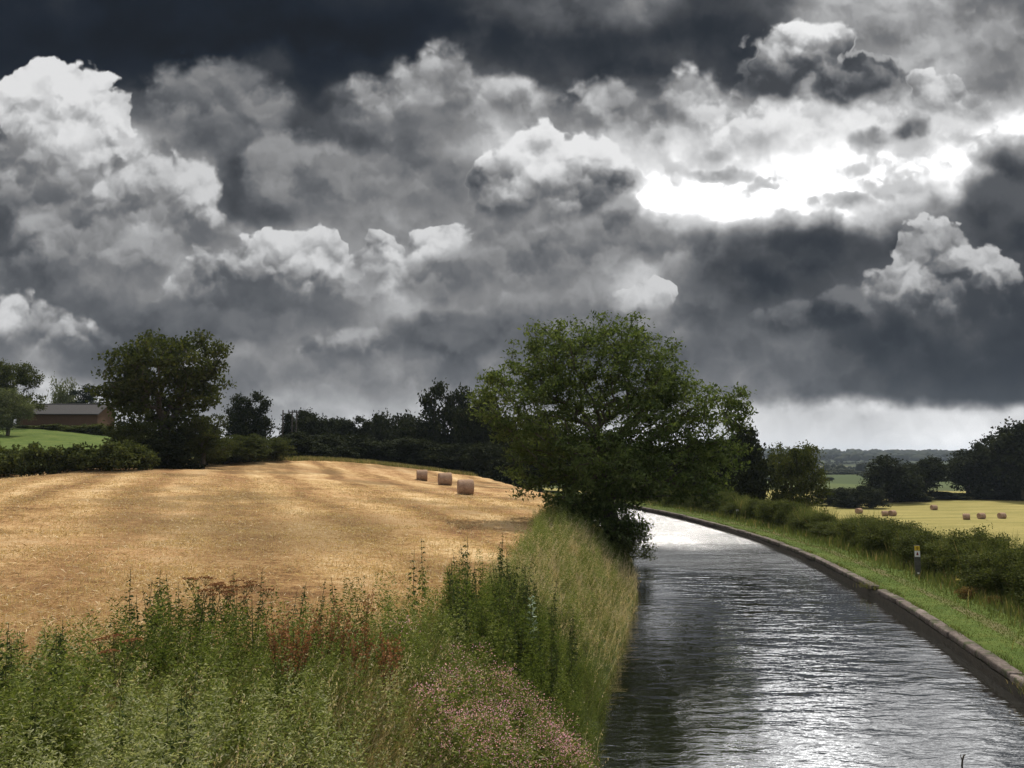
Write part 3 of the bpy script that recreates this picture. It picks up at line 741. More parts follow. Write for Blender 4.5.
for (px, d, yt, w, P, k, nm, lb, W0) in [
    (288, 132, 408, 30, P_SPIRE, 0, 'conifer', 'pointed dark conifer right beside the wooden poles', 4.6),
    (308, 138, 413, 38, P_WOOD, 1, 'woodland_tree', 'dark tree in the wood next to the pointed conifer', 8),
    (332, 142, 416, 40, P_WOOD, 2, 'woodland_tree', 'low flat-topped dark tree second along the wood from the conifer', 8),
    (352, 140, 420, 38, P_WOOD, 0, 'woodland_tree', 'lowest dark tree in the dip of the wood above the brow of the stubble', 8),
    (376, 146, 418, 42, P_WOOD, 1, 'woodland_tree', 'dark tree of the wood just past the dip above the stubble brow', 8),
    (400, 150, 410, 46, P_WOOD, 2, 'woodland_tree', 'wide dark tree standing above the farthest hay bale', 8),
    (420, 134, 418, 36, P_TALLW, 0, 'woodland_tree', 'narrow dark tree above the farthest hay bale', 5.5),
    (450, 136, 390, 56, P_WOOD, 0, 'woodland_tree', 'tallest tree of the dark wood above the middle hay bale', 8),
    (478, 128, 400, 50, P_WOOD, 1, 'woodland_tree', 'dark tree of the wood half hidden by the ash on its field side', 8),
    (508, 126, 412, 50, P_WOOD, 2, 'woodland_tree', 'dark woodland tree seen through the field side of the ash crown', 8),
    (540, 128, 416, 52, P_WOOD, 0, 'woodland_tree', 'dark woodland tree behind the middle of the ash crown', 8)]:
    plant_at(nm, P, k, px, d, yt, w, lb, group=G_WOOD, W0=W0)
G_UND = 'bushes along the top edge of the stubble field'
und = [(206, 88, 432, 40), (226, 91, 436, 44), (248, 93, 433, 42), (268, 96, 436, 40), (290, 103, 434, 40), (312, 110, 438, 44), (336, 114, 436, 46), (360, 118, 438, 46), (384, 119, 440, 46), (408, 119, 440, 46), (432, 119, 442, 46), (456, 119, 442, 46), (480, 118, 446, 46), (505, 116, 450, 46)]
for i, (px, d, yt, w) in enumerate(und):
    far = px > 280
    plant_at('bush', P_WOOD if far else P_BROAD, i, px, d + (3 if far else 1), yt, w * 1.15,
             'dark bush filling the foot of the wood along the field edge' if far else 'green bush in the row between the tall field tree and the poles', 'bush',
             G_UND if far else 'bushes between the tall field tree and the poles', W0=8 if far else 9, sink=0.8)
# clipped hedge before the lawn
G_LH = 'shrubs of the hedge below the lawn'
for i, px in enumerate(range(-30, 142, 13)):
    d = 73.5 + (1.5 * math.sin(i)); yt = 449 + 3 * math.sin(i * 2.1) - (4 if px > 95 else 0)
    plant_at('hedge_shrub', P_SHRUBF, i, px, d, yt, 32, 'leafy shrub in the hedge between the lawn and the stubble', 'shrub', G_LH, W0=2.4, H0=2.0, sink=0.1)
G_HH = 'shrubs of the dark hedge before the house'
for i, px in enumerate(range(24, 104, 11)):
    plant_at('hedge_shrub', P_SHRUBF, i + 1, px, 129, 425.5 + math.sin(i * 1.7), 20, 'dark shrub of the hedge in front of the house wall', 'shrub', G_HH, W0=2.4, H0=2.0, sink=0.1)

# across the canal
plant_at('field_tree', P_BROAD, 1, 791, 92, 441, 66, 'rounded green tree behind the towpath hedge next to the ash', rz=2.2, sink=0.3)
plant_at('slim_tree', P_TALLW, 1, 749, 88, 428, 34, 'slim dark tree at the hedge just beyond the ash crown', W0=5.5)
plant_at('slim_tree', P_TALLW, 0, 722, 98, 440, 36, 'low dark tree by the towpath under the far edge of the ash crown', W0=5.5)
plant_at('slim_tree', P_WOOD, 0, 690, 112, 444, 50, 'dark tree behind the ash crown above the bend of the canal', W0=8)
plant_at('slim_tree', P_WOOD, 1, 652, 124, 446, 54, 'dark tree at the bend seen under the ash limbs', W0=8)
plant_at('slim_tree', P_WOOD, 2, 612, 134, 440, 60, 'dark tree behind the ash trunk beyond the canal bend', W0=8)
plant_at('slim_tree', P_WOOD, 0, 575, 132, 436, 60, 'dark tree behind the ash trunk on its field side', W0=8)
G_RT = 'trees along the far edge of the mown field'
for (px, d, yt, w, P, k, lb, W0, zb) in [
    (889, 182, 459, 54, P_WOOD, 0, 'rounded dark tree at the near end of the row behind the mown field', 8, None),
    (923, 194, 460, 42, P_WOOD, 1, 'second dark tree of the row behind the mown field', 8, None),
    (966, 196, 447, 50, P_WOOD, 2, 'broad dark tree of the row between the low pair and the tallest', 8, None),
    (1000, 192, 440, 46, P_WOOD, 0, 'dark tree just before the tallest of the row behind the mown field', 8, None),
    (1022, 184, 427, 66, P_WOOD, 1, 'tallest dark tree of the row behind the mown field', 8, None),
    (1064, 182, 424, 66, P_WOOD, 2, 'dark tree past the tallest at the end of the mown field', 8, None)]:
    plant_at('field_tree', P, k, px, d, yt, w, lb, group=G_RT, W0=W0, sink=0.5)
for i, (px, d, yt, w, lb) in enumerate([(848, 168, 489, 34, 'low bush behind the nearest pair of bales on the mown field'), (868, 165, 487, 30, 'low bush in front of the rounded dark tree'), (828, 176, 488, 34, 'low bush before the distant strips of cornfield'),
                         (905, 186, 492, 40, 'bush under the first two trees of the mown field row'), (945, 192, 492, 44, 'bush in the gap of the mown field row'), (985, 190, 490, 44, 'bush under the broad trees of the mown field row'), (1024, 188, 490, 46, 'bush under the tallest tree of the mown field row')]):
    plant_at('bush', P_WOOD, i, px, d, yt, w, lb, 'bush', W0=8, sink=0.6)

for (dx, dy, w_, h_, lb) in [(0.35, -0.9, 3.0, 2.5, 'dense dark bush of shoots hiding the foot of the ash above the water'), (-1.5, -0.3, 2.8, 2.0, 'low leafy bush at the foot of the ash on its stubble side')]:
    bx_, by_ = ASH[0] + dx, ASH[1] + dy
    build_tree('bush', P_SHRUB[0] if dx > 0 else P_SHRUB[1], lb, 'bush', (bx_, by_, gz(bx_, by_) - 0.25), 1.0 + dx, (w_ / 2.4, w_ / 2.4, h_ / 2.0))
# hedge along the towpath: one shrub after another
G_TH = 'shrubs of the towpath hedge'
tang = np.gradient(CEN, axis=0); tang /= np.linalg.norm(tang, axis=1)[:, None]
HL = CEN + np.stack([tang[:, 1], -tang[:, 0]], 1) * (HWR + 4.7)
seg = np.concatenate([[0], np.cumsum(np.linalg.norm(np.diff(HL, axis=0), axis=1))])
def hedge_pt(u): return np.array([np.interp(u, seg, HL[:, 0]), np.interp(u, seg, HL[:, 1])])
u0 = float(np.interp(17.5, HL[:, 1][:200], seg[:200])); u = u0; i = 0; post_xy = at(918, 574, 0.52)[:2]
while True:
    p = hedge_pt(u)
    if p[1] > 112 or u > seg[-1] - 30: break
    d = p[1]; hgt = 1.75 + 0.35 * math.sin(i * 1.9) + 0.25 * math.sin(i * 0.7 + 1) + (0.55 if d < 27 else 0.0) + (0.5 if d > 75 else 0) - 0.35 * math.exp(-((d - 50) / 11) ** 2)
    wd = 2.5 + 0.5 * math.sin(i * 2.3)
    near = d < 23.5
    P = P_SHRUBB if near else P_SHRUB
    off = 0.25 * math.sin(i * 1.3) + (0.3 if np.hypot(*(p - post_xy)) < 1.6 else 0.0)
    lb = 'bright broad-leaved shrub at the near end of the towpath hedge' if near else 'dark leafy shrub in the hedge along the towpath'
    build_tree('hedge_shrub', P[i % len(P)], lb, 'shrub', (p[0] + off, p[1], gz(p[0] + off, p[1]) - 0.1), i * 1.7, (wd / 2.4, wd / 2.4, hgt / 2.0), G_TH if not near else 'bright shrubs at the near end of the hedge')
    u += 1.55 if d < 50 else 1.9; i += 1
for (px, py, sc_, lb) in [(936, 552, 0.75, 'browned shrub tangled in the hedge next to the signed post'), (968, 582, 0.6, 'rusty dying shrub at the hedge foot above the yellow flowers'), (994, 588, 0.5, 'small rusty shrub low in the hedge near the bright shrubs')]:
    q = at(px, py + 12, 0.55); build_tree('browned_shrub', P_RUST[0], lb, 'shrub', (q[0], q[1], gz(q[0], q[1]) - 0.35), px, (sc_, sc_, sc_ * 1.0))

# ------------------------------------------------------------------ hay bales
def bale_mat():
    m, g, out = new_mat('hay_bale'); p = objpos(g); x, y, z = g.xyz(p)
    n = g.noise(g.vm('MULTIPLY', p, (3, 9, 9)), 2.2, 5, 0.65); w = g.noise(p, 1.6, 3)
    wrap = g.m('SINE', x * 60.0)
    v = n * 0.7 + w * 0.4 + wrap * 0.03
    c = g.ramp(v, [(0.35, (.17, .105, .065)), (0.55, (.33, .215, .145)), (0.75, (.47, .33, .225))])
    principled(g, out, c, 0.9, n + wrap * 0.15, 0.03, 0.1)
    return m
M_BALE = bale_mat()
def bale_mesh():
    W_, R0 = 1.3, 0.66; prof = [(-.5, .0), (-.5, .2), (-.5, .4), (-.5, .56), (-.485, .62), (-.45, .655)] + [(-.45 + .1 * k, .66 + .008 * math.sin(k * 2.2)) for k in range(1, 9)] + [(.45, .655), (.485, .62), (.5, .56), (.5, .4), (.5, .2), (.5, 0)]
    n = 40; V = []; F = []
    for i, (a, r) in enumerate(prof):
        for k in range(n):
            t = 2 * math.pi * k / n; rr = r * (1 + 0.02 * math.sin(3 * t + a * 5) + rng.normal() * 0.006)
            zz = math.cos(t) * rr
            if zz < -0.60: zz = -0.60 + (zz + 0.60) * 0.25
            V.append((a * W_ + rng.normal() * 0.006, math.sin(t) * rr * 1.02, zz))
    for i in range(len(prof) - 1):
        for k in range(n): F.append((i * n + k, i * n + (k + 1) % n, (i + 1) * n + (k + 1) % n, (i + 1) * n + k))
    return mesh_np('hay_bale', np.array(V), [np.array(F)], smooth=True, mats=[M_BALE])
BM = bale_mesh()
nst = 500; th = rng.random(nst) * 6.283; xx = (rng.random(nst) - 0.5) * 1.28
Cs = np.stack([xx, np.sin(th) * 0.67, np.cos(th) * 0.66], 1); Cs = Cs[Cs[:, 2] > -0.55]
Vs, Fs, Ts = leaf_quads(Cs, 0.16, 0.0, 0.07, np.full(len(Cs), 0.5), 0.25)
BS = mesh_np('straw_clumps', Vs, [Fs], Ts, mats=[M_STRAW])
def bale(px, py, d, rz, lb, group, s=1.0):
    q = at_d(px, py, d); z = gz(q[0], d)
    r = tag(empty('hay_bale', (q[0], d, z + 0.585 * s), rz, (s, s, s)), lb, 'hay bale', group)
    link('rolled_body', BM, r); link('straw_clumps', BS, r)
    return r
GB = 'round bales on the stubble'
bale(465.5, 490, 66, 0.16, 'nearest of the three round straw bales on the stubble', GB)
bale(445, 480, 80, 0.22, 'middle one of the three round straw bales on the stubble', GB)
bale(422, 476, 96, 0.12, 'farthest of the three round straw bales, closest to the dark wood', GB)
GB2 = 'round bales on the mown field across the canal'
def on_field(px, py):
    z = -4.6
    for _ in range(6): q = at(px, py, z); z = gz(q[0], q[1])
    return q
for (px, py, rz, s, lb) in [(859, 513.5, 0.5, 1.0, 'round bale by the low bushes at the near end of the mown field'), (885, 516, -0.2, 0.95, 'duller bale of the pair standing close together on the mown field'), (892.5, 516, 0.5, 1.05, 'brighter bale of the pair standing close together on the mown field'),
                        (934, 510, 0.1, 1.0, 'lone bale at the far side of the mown field under the trees'), (966.5, 519.5, -0.4, 1.0, 'flattest and palest bale in the group of three on the mown field'), (981.5, 518.8, 0.1, 1.0, 'middle bale in the group of three on the mown field'), (1002, 518.5, 0.15, 1.0, 'darkest bale in the group of three on the mown field')]:
    q = on_field(px, py); bale(px, py, float(q[1]), rz, lb, GB2, s * 0.8)
# ------------------------------------------------------------------ the long low house
def brick_mat():
    m, g, out = new_mat('house_brick'); p = objpos(g)
    n = g.node('ShaderNodeTexBrick'); n.inputs['Scale'].default_value = 4.0
    n.inputs['Color1'].default_value = (.10, .05, .03, 1); n.inputs['Color2'].default_value = (.14, .08, .045, 1); n.inputs['Mortar'].default_value = (.12, .10, .075, 1)
    x, y, z = g.xyz(p); g.put(n.inputs['Vector'], g.vec(x + y, z, 0.0))
    w = g.noise(p, 0.8, 4)
    principled(g, out, g.cmix(w * 0.5, E(g, n.outputs[0]), (.08, .05, .03, 1)), 0.9)
    return m
def slate_mat():
    m, g, out = new_mat('roof_slates'); p = objpos(g); x, y, z = g.xyz(p)
    n = g.node('ShaderNodeTexBrick'); n.inputs['Scale'].default_value = 3.2; g.put(n.inputs['Vector'], g.vec(x, y * 1.2, 0.0))
    n.inputs['Color1'].default_value = (.06, .056, .056, 1); n.inputs['Color2'].default_value = (.09, .083, .083, 1); n.inputs['Mortar'].default_value = (.05, .05, .05, 1)
    principled(g, out, g.cmix(g.noise(p, 1.1, 4) * 0.5, E(g, n.outputs[0]), (.07, .066, .056, 1)), 0.85)
    return m
def plain(name, c, rough=0.7, var=0.25, sc_=6.0, spec=0.12):
    m, g, out = new_mat(name); p = objpos(g); n = g.noise(p, sc_, 5, 0.6)
    lo = tuple(k * (1 - var) for k in c); hi = tuple(min(1, k * (1 + var)) for k in c)
    principled(g, out, g.ramp(n, [(0.3, lo), (0.7, hi)]), rough, n, 0.01, spec)
    return m
M_BRICK, M_SLATE = brick_mat(), slate_mat()
M_GUT = plain('gutter_paint', (.06, .06, .06), 0.5)
M_GLASS = plain('window_glass', (.02, .025, .03), 0.1, 0.1, spec=0.6)
M_FRAME = plain('window_frame_paint', (.45, .43, .40))
def build_house():
    d = 140.0; p0, p1 = at_d(28, 415, d), at_d(106, 415, d)
    cx = (p0[0] + p1[0]) / 2; Lh = p1[0] - p0[0]
    zr, ze, zb = at_d(0, 405, d)[2], at_d(0, 413.6, d - 3)[2], gz(cx, d) - 0.3
    r = tag(empty('long_house', (cx, d, zb), 0.03), 'long low brick house with a plain grey slate roof behind the lawn', 'house')
    wz, rz_ = ze - zb, zr - zb; D = 3.2
    bm = bmesh.new()
    v = [bm.verts.new(q) for q in [(-Lh / 2, -D, 0), (Lh / 2, -D, 0), (Lh / 2, D, 0), (-Lh / 2, D, 0), (-Lh / 2, -D, wz), (Lh / 2, -D, wz), (Lh / 2, D, wz), (-Lh / 2, D, wz), (-Lh / 2, 0, rz_ - .12), (Lh / 2, 0, rz_ - .12)]]
    for f in [(0, 1, 5, 4), (1, 2, 6, 9, 5), (2, 3, 7, 6), (3, 0, 4, 8, 7)]: bm.faces.new([v[k] for k in f])
    from_bm('wall', bm, M_BRICK, r)
    bm = bmesh.new(); ov = 0.35
    for s_ in (-1, 1):
        e = Vector((0, s_ * (D + ov), wz - ov * (rz_ - wz) / D)); t = Vector((0, 0, rz_))
        qs = []
        for xx in (-Lh / 2 - ov, Lh / 2 + ov):
            for q in (e, t): qs.append(bm.verts.new((xx, q.y, q.z)))
        for xx in (-Lh / 2 - ov, Lh / 2 + ov):
            for q in (e, t): qs.append(bm.verts.new((xx, q.y, q.z + 0.14)))
        for f in [(0, 1, 3, 2), (4, 6, 7, 5), (0, 2, 6, 4), (0, 4, 5, 1), (2, 3, 7, 6)]: bm.faces.new([qs[k] for k in f])
    bmesh.ops.recalc_face_normals(bm, faces=bm.faces)
    rf = from_bm('roof', bm, M_SLATE, r)
    bm = bmesh.new(); bm_tube(bm, [(-Lh / 2 - ov, 0, rz_ + .14), (Lh / 2 + ov, 0, rz_ + .14)], [.11, .11], 8); from_bm('ridge_tiles', bm, M_SLATE, rf)
    bm = bmesh.new(); bm_tube(bm, [(-Lh / 2 - ov, -D - ov - .06, wz - ov * (rz_ - wz) / D + .05), (Lh / 2 + ov, -D - ov - .06, wz - ov * (rz_ - wz) / D + .05)], [.07, .07], 8); from_bm('gutter', bm, M_GUT, r)
build_house()

# ------------------------------------------------------------------ poles by the wood
def pole(px, d, ytop, lb, arm=False, twin=False):
    q = at_d(px, 450, d); z0 = gz(q[0], d) - 0.4; h = at_d(px, ytop, d)[2] - z0
    r = tag(empty('utility_pole', (q[0], d, z0)), lb, 'utility pole')
    sh = [-0.33, 0.33] if twin else [0.0]
    for s_ in sh:
        bm = bmesh.new(); bm_tube(bm, [(s_, 0, 0), (s_, 0, h * .5), (s_, 0, h)], [.13, .11, .09], 10); from_bm('post', bm, M_POLEWOOD, r, True)
    if arm:
        bm = bmesh.new(); bm_box(bm, (0, -.16, h - .35), (1.9, .12, .16), bev=.01); from_bm('crossarm', bm, M_POLEWOOD, r)
        for xx in (-.85, 0, .85):
            bm = bmesh.new(); bm_tube(bm, [(xx, -.16, h - .27), (xx, -.16, h - .17), (xx, -.16, h - .06), (xx, -.16, h + .04)], [.05, .09, .06, .08], 10); from_bm('insulator', bm, M_GUT, r, True)
    return r
pole(282, 118, 410, 'slender wooden pole standing alone before the dark wood')
pole(293.5, 124, 410, 'twin-legged wooden power pole with a crossarm beside the pointed conifer', True, True)

# ------------------------------------------------------------------ canal edge: coping stones on a dark wall
def stone_mat():
    m, g, out = new_mat('coping_stone'); p = geopos(g)
    n = g.noise(p, 7.0, 6, 0.7); n2 = g.noise(p, 0.9, 4); v = g.voro(p, 26.0)
    c = g.ramp(n * 0.6 + n2 * 0.4, [(0.3, (.042, .035, .030)), (0.48, (.115, .092, .078)), (0.68, (.24, .20, .175))])
    c = g.cmix(g.sstep(g.noise(p, 2.3, 5), 0.50, 0.62) * 0.85, c, (.050, .058, .024, 1))
    principled(g, out, c, 0.92, n + v * 0.3, 0.02, 0.15)
    return m
M_STONE = stone_mat()
def wallmat():
    m, g, out = new_mat('canal_wall'); p = geopos(g); n = g.noise(p, 5.0, 6, 0.7)
    principled(g, out, g.ramp(n, [(0.3, (.006, .005, .004)), (0.7, (.020, .017, .012))]), 0.8, n, 0.04)
    return m
M_WALL = wallmat()
NRM = np.stack([tang[:, 1], -tang[:, 0]], 1)
def edge_at(off):
    P_ = CEN + NRM * off; sg = np.concatenate([[0], np.cumsum(np.linalg.norm(np.diff(P_, axis=0), axis=1))]); return P_, sg
def build_wall():
    A, _ = edge_at(HWR); B, _ = edge_at(HWR + 0.34); k = (A[:, 1] > -20) & (CEN[:, 1] < 140); A, B = A[k], B[k]; n = len(A)
    zz = (0.24,)
    V = np.vstack([np.column_stack([A, np.full(n, -1.0)]), np.column_stack([A, np.full(n, .25)]), np.column_stack([B, np.full(n, .25)]), np.column_stack([B, np.full(n, -1.0)])])
    i = np.arange(n - 1); F = np.vstack([np.stack([i + a * n, i + 1 + a * n, i + 1 + (a + 1) * n, i + (a + 1) * n], 1) for a in range(3)])
    tag(link('canal_wall', mesh_np('canal_wall', V, [F], mats=[M_WALL])), 'dark damp wall holding the towpath side of the canal under the coping stones', 'wall')
build_wall()
Pc, Sc = edge_at(HWR + 0.20)
def on_edge(u): return np.array([np.interp(u, Sc, Pc[:, 0]), np.interp(u, Sc, Pc[:, 1])])
GAP = []                                           # where a stone has gone or is overgrown
u = float(np.interp(5.0, Pc[:150, 1], Sc[:150])); i = 0
while True:
    L_ = 1.5 + 0.9 * rng.random(); p, q = on_edge(u), on_edge(u + L_ - 0.035)
    if p[1] > 104 or i > 90: break
    c = (p + q) / 2; ang = math.atan2(q[1] - p[1], q[0] - p[0])
    if i in (6, 14):
        GAP.append(tuple(c)); u += L_ * 0.35; i += 1; continue
    bm = bmesh.new(); Ls = float(np.linalg.norm(q - p)); Wd = 0.35 + rng.normal() * 0.02; Hs = 0.20
    bm_box(bm, (0, 0, 0), (Ls, Wd, Hs), bev=0.045)
    bmesh.ops.subdivide_edges(bm, edges=[e for e in bm.edges if e.calc_length() > 0.3], cuts=5, use_grid_fill=True)
    for v in bm.verts:
        nse = math.sin(v.co.x * 5 + i) * 0.012 + math.sin(v.co.x * 13 + i * 3 + v.co.y * 9) * 0.008
        v.co += v.co.normalized() * nse * 1.2
    o = from_bm('coping_stone', bm, M_STONE, None, True)
    o.location = (c[0], c[1], 0.345 + rng.normal() * 0.014); o.rotation_euler = (rng.normal() * 0.02, rng.normal() * 0.006, ang + rng.normal() * .006)
    tag(o, 'long worn pinkish stone in the row of coping along the towpath edge', 'coping stone', 'coping stones along the canal edge')
    u += L_; i += 1

# ------------------------------------------------------------------ signed post by the towpath
M_PY = plain('yellow_plate', (.62, .43, .045), 0.45, 0.08); M_PW = plain('white_plate', (.70, .66, .62), 0.45, 0.05)
M_PR = plain('dark_red_mark', (.16, .03, .03), 0.5, 0.1); M_PO = plain('ochre_mark', (.33, .20, .02), 0.5, 0.1)
M_POST = plain('post_timber', (.085, .080, .065), 0.9, 0.4, 9)
def poly_plate(bm, pts, y0, y1):
    a = [bm.verts.new((x, y0, z)) for x, z in pts]; b_ = [bm.verts.new((x, y1, z)) for x, z in pts]
    bm.faces.new(a); bm.faces.new(b_[::-1]); n = len(pts)
    for k in range(n): bm.faces.new((a[k], b_[k], b_[(k + 1) % n], a[(k + 1) % n]))
    bmesh.ops.recalc_face_normals(bm, faces=bm.faces)
def build_post():
    x, y = post_xy[0], post_xy[1]; z = gz(x, y); k = y / F_PX
    hp = at_d(918, 545.3, y)[2] - z; w = 5.2 * k
    r = tag(empty('marker_post', (x, y, z), -0.25), 'short grey timber post with a yellow plate above a white plate at the hedge foot', 'post')
    bm = bmesh.new(); bm_box(bm, (0, 0, hp / 2 - .1), (w, .11, hp + .2), bev=.012); from_bm('timber', bm, M_POST, r)
    zt = hp - .02; h1, h2 = 4.6 * k, 5.8 * k
    bm = bmesh.new(); bm_box(bm, (0, -.062, zt - h1 / 2), (w * .94, .012, h1), bev=.004); pl = from_bm('yellow_plate', bm, M_PY, r)
    s_ = w * .34; zc = zt - h1 * .5
    bm = bmesh.new(); poly_plate(bm, [(0, zc + s_ * 1.1), (s_ * .9, zc), (s_ * .3, zc), (s_ * .3, zc - s_), (-s_ * .3, zc - s_), (-s_ * .3, zc), (-s_ * .9, zc)], -.0765, -.068); from_bm('arrow', bm, M_PO, pl)
    bm = bmesh.new(); bm_box(bm, (0, -.062, zt - h1 - .01 - h2 / 2), (w * .94, .012, h2), bev=.004); pw = from_bm('white_plate', bm, M_PW, r)
    zc = zt - h1 - h2 * .52; s_ = w * .26
    bm = bmesh.new(); poly_plate(bm, [(0, zc + s_ * 1.5), (s_ * .35, zc + s_ * .7), (s_ * .75, zc - s_ * .5), (s_ * .55, zc - s_), (-s_ * .55, zc - s_), (-s_ * .75, zc - s_ * .5), (-s_ * .35, zc + s_ * .7)], -.0765, -.068); from_bm('pointed_figure', bm, M_PR, pw)
    bm = bmesh.new(); bm_box(bm, (0, -.062, .16), (w * .4, .012, 1.6 * k), bev=.004); from_bm('pale_tag', bm, M_PW, r)
build_post()
def small_post():
    q = at(737, 517.5, 0.5); x, y = q[0], q[1]; z = gz(x, y); k = y / F_PX
    r = tag(empty('marker_post', (x, y, z), 0.1), 'small pale post far along the towpath before the slim dark trees', 'post')
    bm = bmesh.new(); bm_tube(bm, [(0, 0, -.2), (0, 0, 5 * k), (0, 0, 8.6 * k)], [1.2 * k, 1.1 * k, 1.0 * k], 8); from_bm('timber', bm, M_POST, r)
    bm = bmesh.new(); bm_box(bm, (0, -1.3 * k, 6.6 * k), (2.3 * k, .02, 3.6 * k), bev=.004); from_bm('white_plate', bm, M_PW, r)
small_post()

# ------------------------------------------------------------------ twig standing out of the water
def twig():
    q = at(962, 766, 0.0)
    bm = bmesh.new(); bm_tube(bm, [(0, 0, -.5), (.0, 0, 0), (.015, 0, .10), (.05, .02, .17), (.085, .02, .19)], [.02, .018, .016, .014, .009], 7)
    o = from_bm('twig', bm, M_BARK, None, True); o.location = q
    bm = bmesh.new(); bm_tube(bm, [(.015, 0, .10), (-.01, 0, .15), (-.012, .01, .2)], [.011, .008, .005], 6); from_bm('side_shoot', bm, M_BARK, o, True)
    tag(o, 'dark forked twig poking out of the canal water', 'twig')
twig()

# ------------------------------------------------------------------ grass and weeds
def blades(P, h, w, lean, tint, segs=3, dirn=None):
    """curved tapering blades; P (n,3), h/w (n,), lean (n,) how far the tip leans as a share of h"""
    n = len(P); a = rng.random(n) * 2 * math.pi if dirn is None else dirn
    D = np.stack([np.cos(a), np.sin(a), np.zeros(n)], 1); b_ = rng.random(n) * 2 * math.pi
    S = np.stack([np.cos(b_), np.sin(b_), np.zeros(n)], 1)
    rows = []
    for k in range(segs + 1):
        t = k / segs; c = P + D * (h * lean * t ** 2)[:, None]; c[:, 2] += h * (t - 0.35 * lean * t ** 2)
        ww = (w * (1 - t) ** 0.7 * 0.5)[:, None]
        if k < segs: rows += [c - S * ww, c + S * ww]
        else: rows += [c]
    V = np.stack(rows, 1).reshape(-1, 3); m_ = 2 * segs + 1; base = np.arange(n)[:, None] * m_
    quads = [np.concatenate([base + 2 * k, base + 2 * k + 1, base + 2 * k + 3, base + 2 * k + 2], 1) for k in range(segs - 1)]
    tri = np.concatenate([base + 2 * segs - 2, base + 2 * segs - 1, base + 2 * segs], 1)
    return V, [np.vstack(quads)] if quads else [], tri, np.repeat(np.clip(tint, 0, 1), m_)
def blade_obj(name, mat, *args, **kw):
    V, Q, T, t = blades(*args, **kw)
    return tag(link(name, mesh_np(name, V, Q + [T], t, mats=[mat])), kind='stuff')
def patchy(x, y, s, seed): return 0.5 + 0.5 * wob(x, y, s, seed)
def proj(P):
    r = P - np.array([0, 0, HC]); dep = r[:, 1] * CP + r[:, 2] * SP; up = -r[:, 1] * SP + r[:, 2] * CP
    return 512 + F_PX * r[:, 0] / dep, 384 - F_PX * up / dep
def in_weeds(xy, s):
    t = -s - HWL; w = wob(xy[:, 0], xy[:, 1], 0.5, 5) * 0.7 + wob(xy[:, 0], xy[:, 1], 1.6, 6) * 0.35
    return (s < 0) & (t > 0.05) & ((t < 3.0 + w) | (xy[:, 1] < rough_edge(xy[:, 0]) + 0.9 + w * 0.8))
def sample_weeds(n, x0, x1, y0, y1, dens_pow=1.0):
    out_ = []; tot = 0
    while tot < n:
        y = y0 * (y1 / y0) ** rng.random(n * 2) if dens_pow else y0 + (y1 - y0) * rng.random(n * 2)
        x = x0 + (x1 - x0) * rng.random(n * 2); xy = np.stack([x, y], 1)
        k = np.abs(x) < 0.72 * y + 3.5; xy = xy[k]; s = along(xy); k = in_weeds(xy, s); out_.append(np.column_stack([xy[k], s[k]])); tot += k.sum()
    o = np.vstack(out_)[:n]; return o[:, :2], o[:, 2]

# colour and height of the weeds by place: patches of named plants on the ground
def gauss_at(px, py, z, r):                       # a patch centred where that sight line meets the weeds
    v = ray(px, py); d = np.arange(4.5, 70, 0.2); P_ = np.array([0, 0, HC]) + v * (d / v[1])[:, None]
    k = np.argmax(P_[:, 2] < height(P_[:, :2]) + 0.85); return (P_[k, 0], P_[k, 1], r)
PINK = [gauss_at(500, 735, 0, 0.6), gauss_at(470, 690, 0, 0.6), gauss_at(545, 730, 0, 0.5), gauss_at(450, 740, 0, 0.45), gauss_at(520, 700, 0, 0.6), gauss_at(575, 755, 0, 0.35), gauss_at(490, 760, 0, .5)]
TAN = [gauss_at(395, 668, 2.3, 1.1), gauss_at(118, 668, 2.6, 0.8), gauss_at(400, 735, 2.3, 0.5), gauss_at(250, 740, 2.5, 0.6)]
FRINGE = [gauss_at(595, 572, 0, 1.6), gauss_at(570, 552, 0, 2.2), gauss_at(545, 560, 0, 1.5), gauss_at(520, 555, 0, 1.6), gauss_at(600, 545, 0, 2.6), gauss_at(612, 600, 0, .5)]
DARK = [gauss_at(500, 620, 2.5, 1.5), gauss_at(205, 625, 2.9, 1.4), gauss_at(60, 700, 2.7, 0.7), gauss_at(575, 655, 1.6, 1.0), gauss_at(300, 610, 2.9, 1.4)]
def near(xy, L):
    v = np.zeros(len(xy))
    for (x, y, r) in L: v = np.maximum(v, np.exp(-((xy[:, 0] - x) ** 2 + (xy[:, 1] - y) ** 2) / (2 * (r * 0.8) ** 2)))
    return v
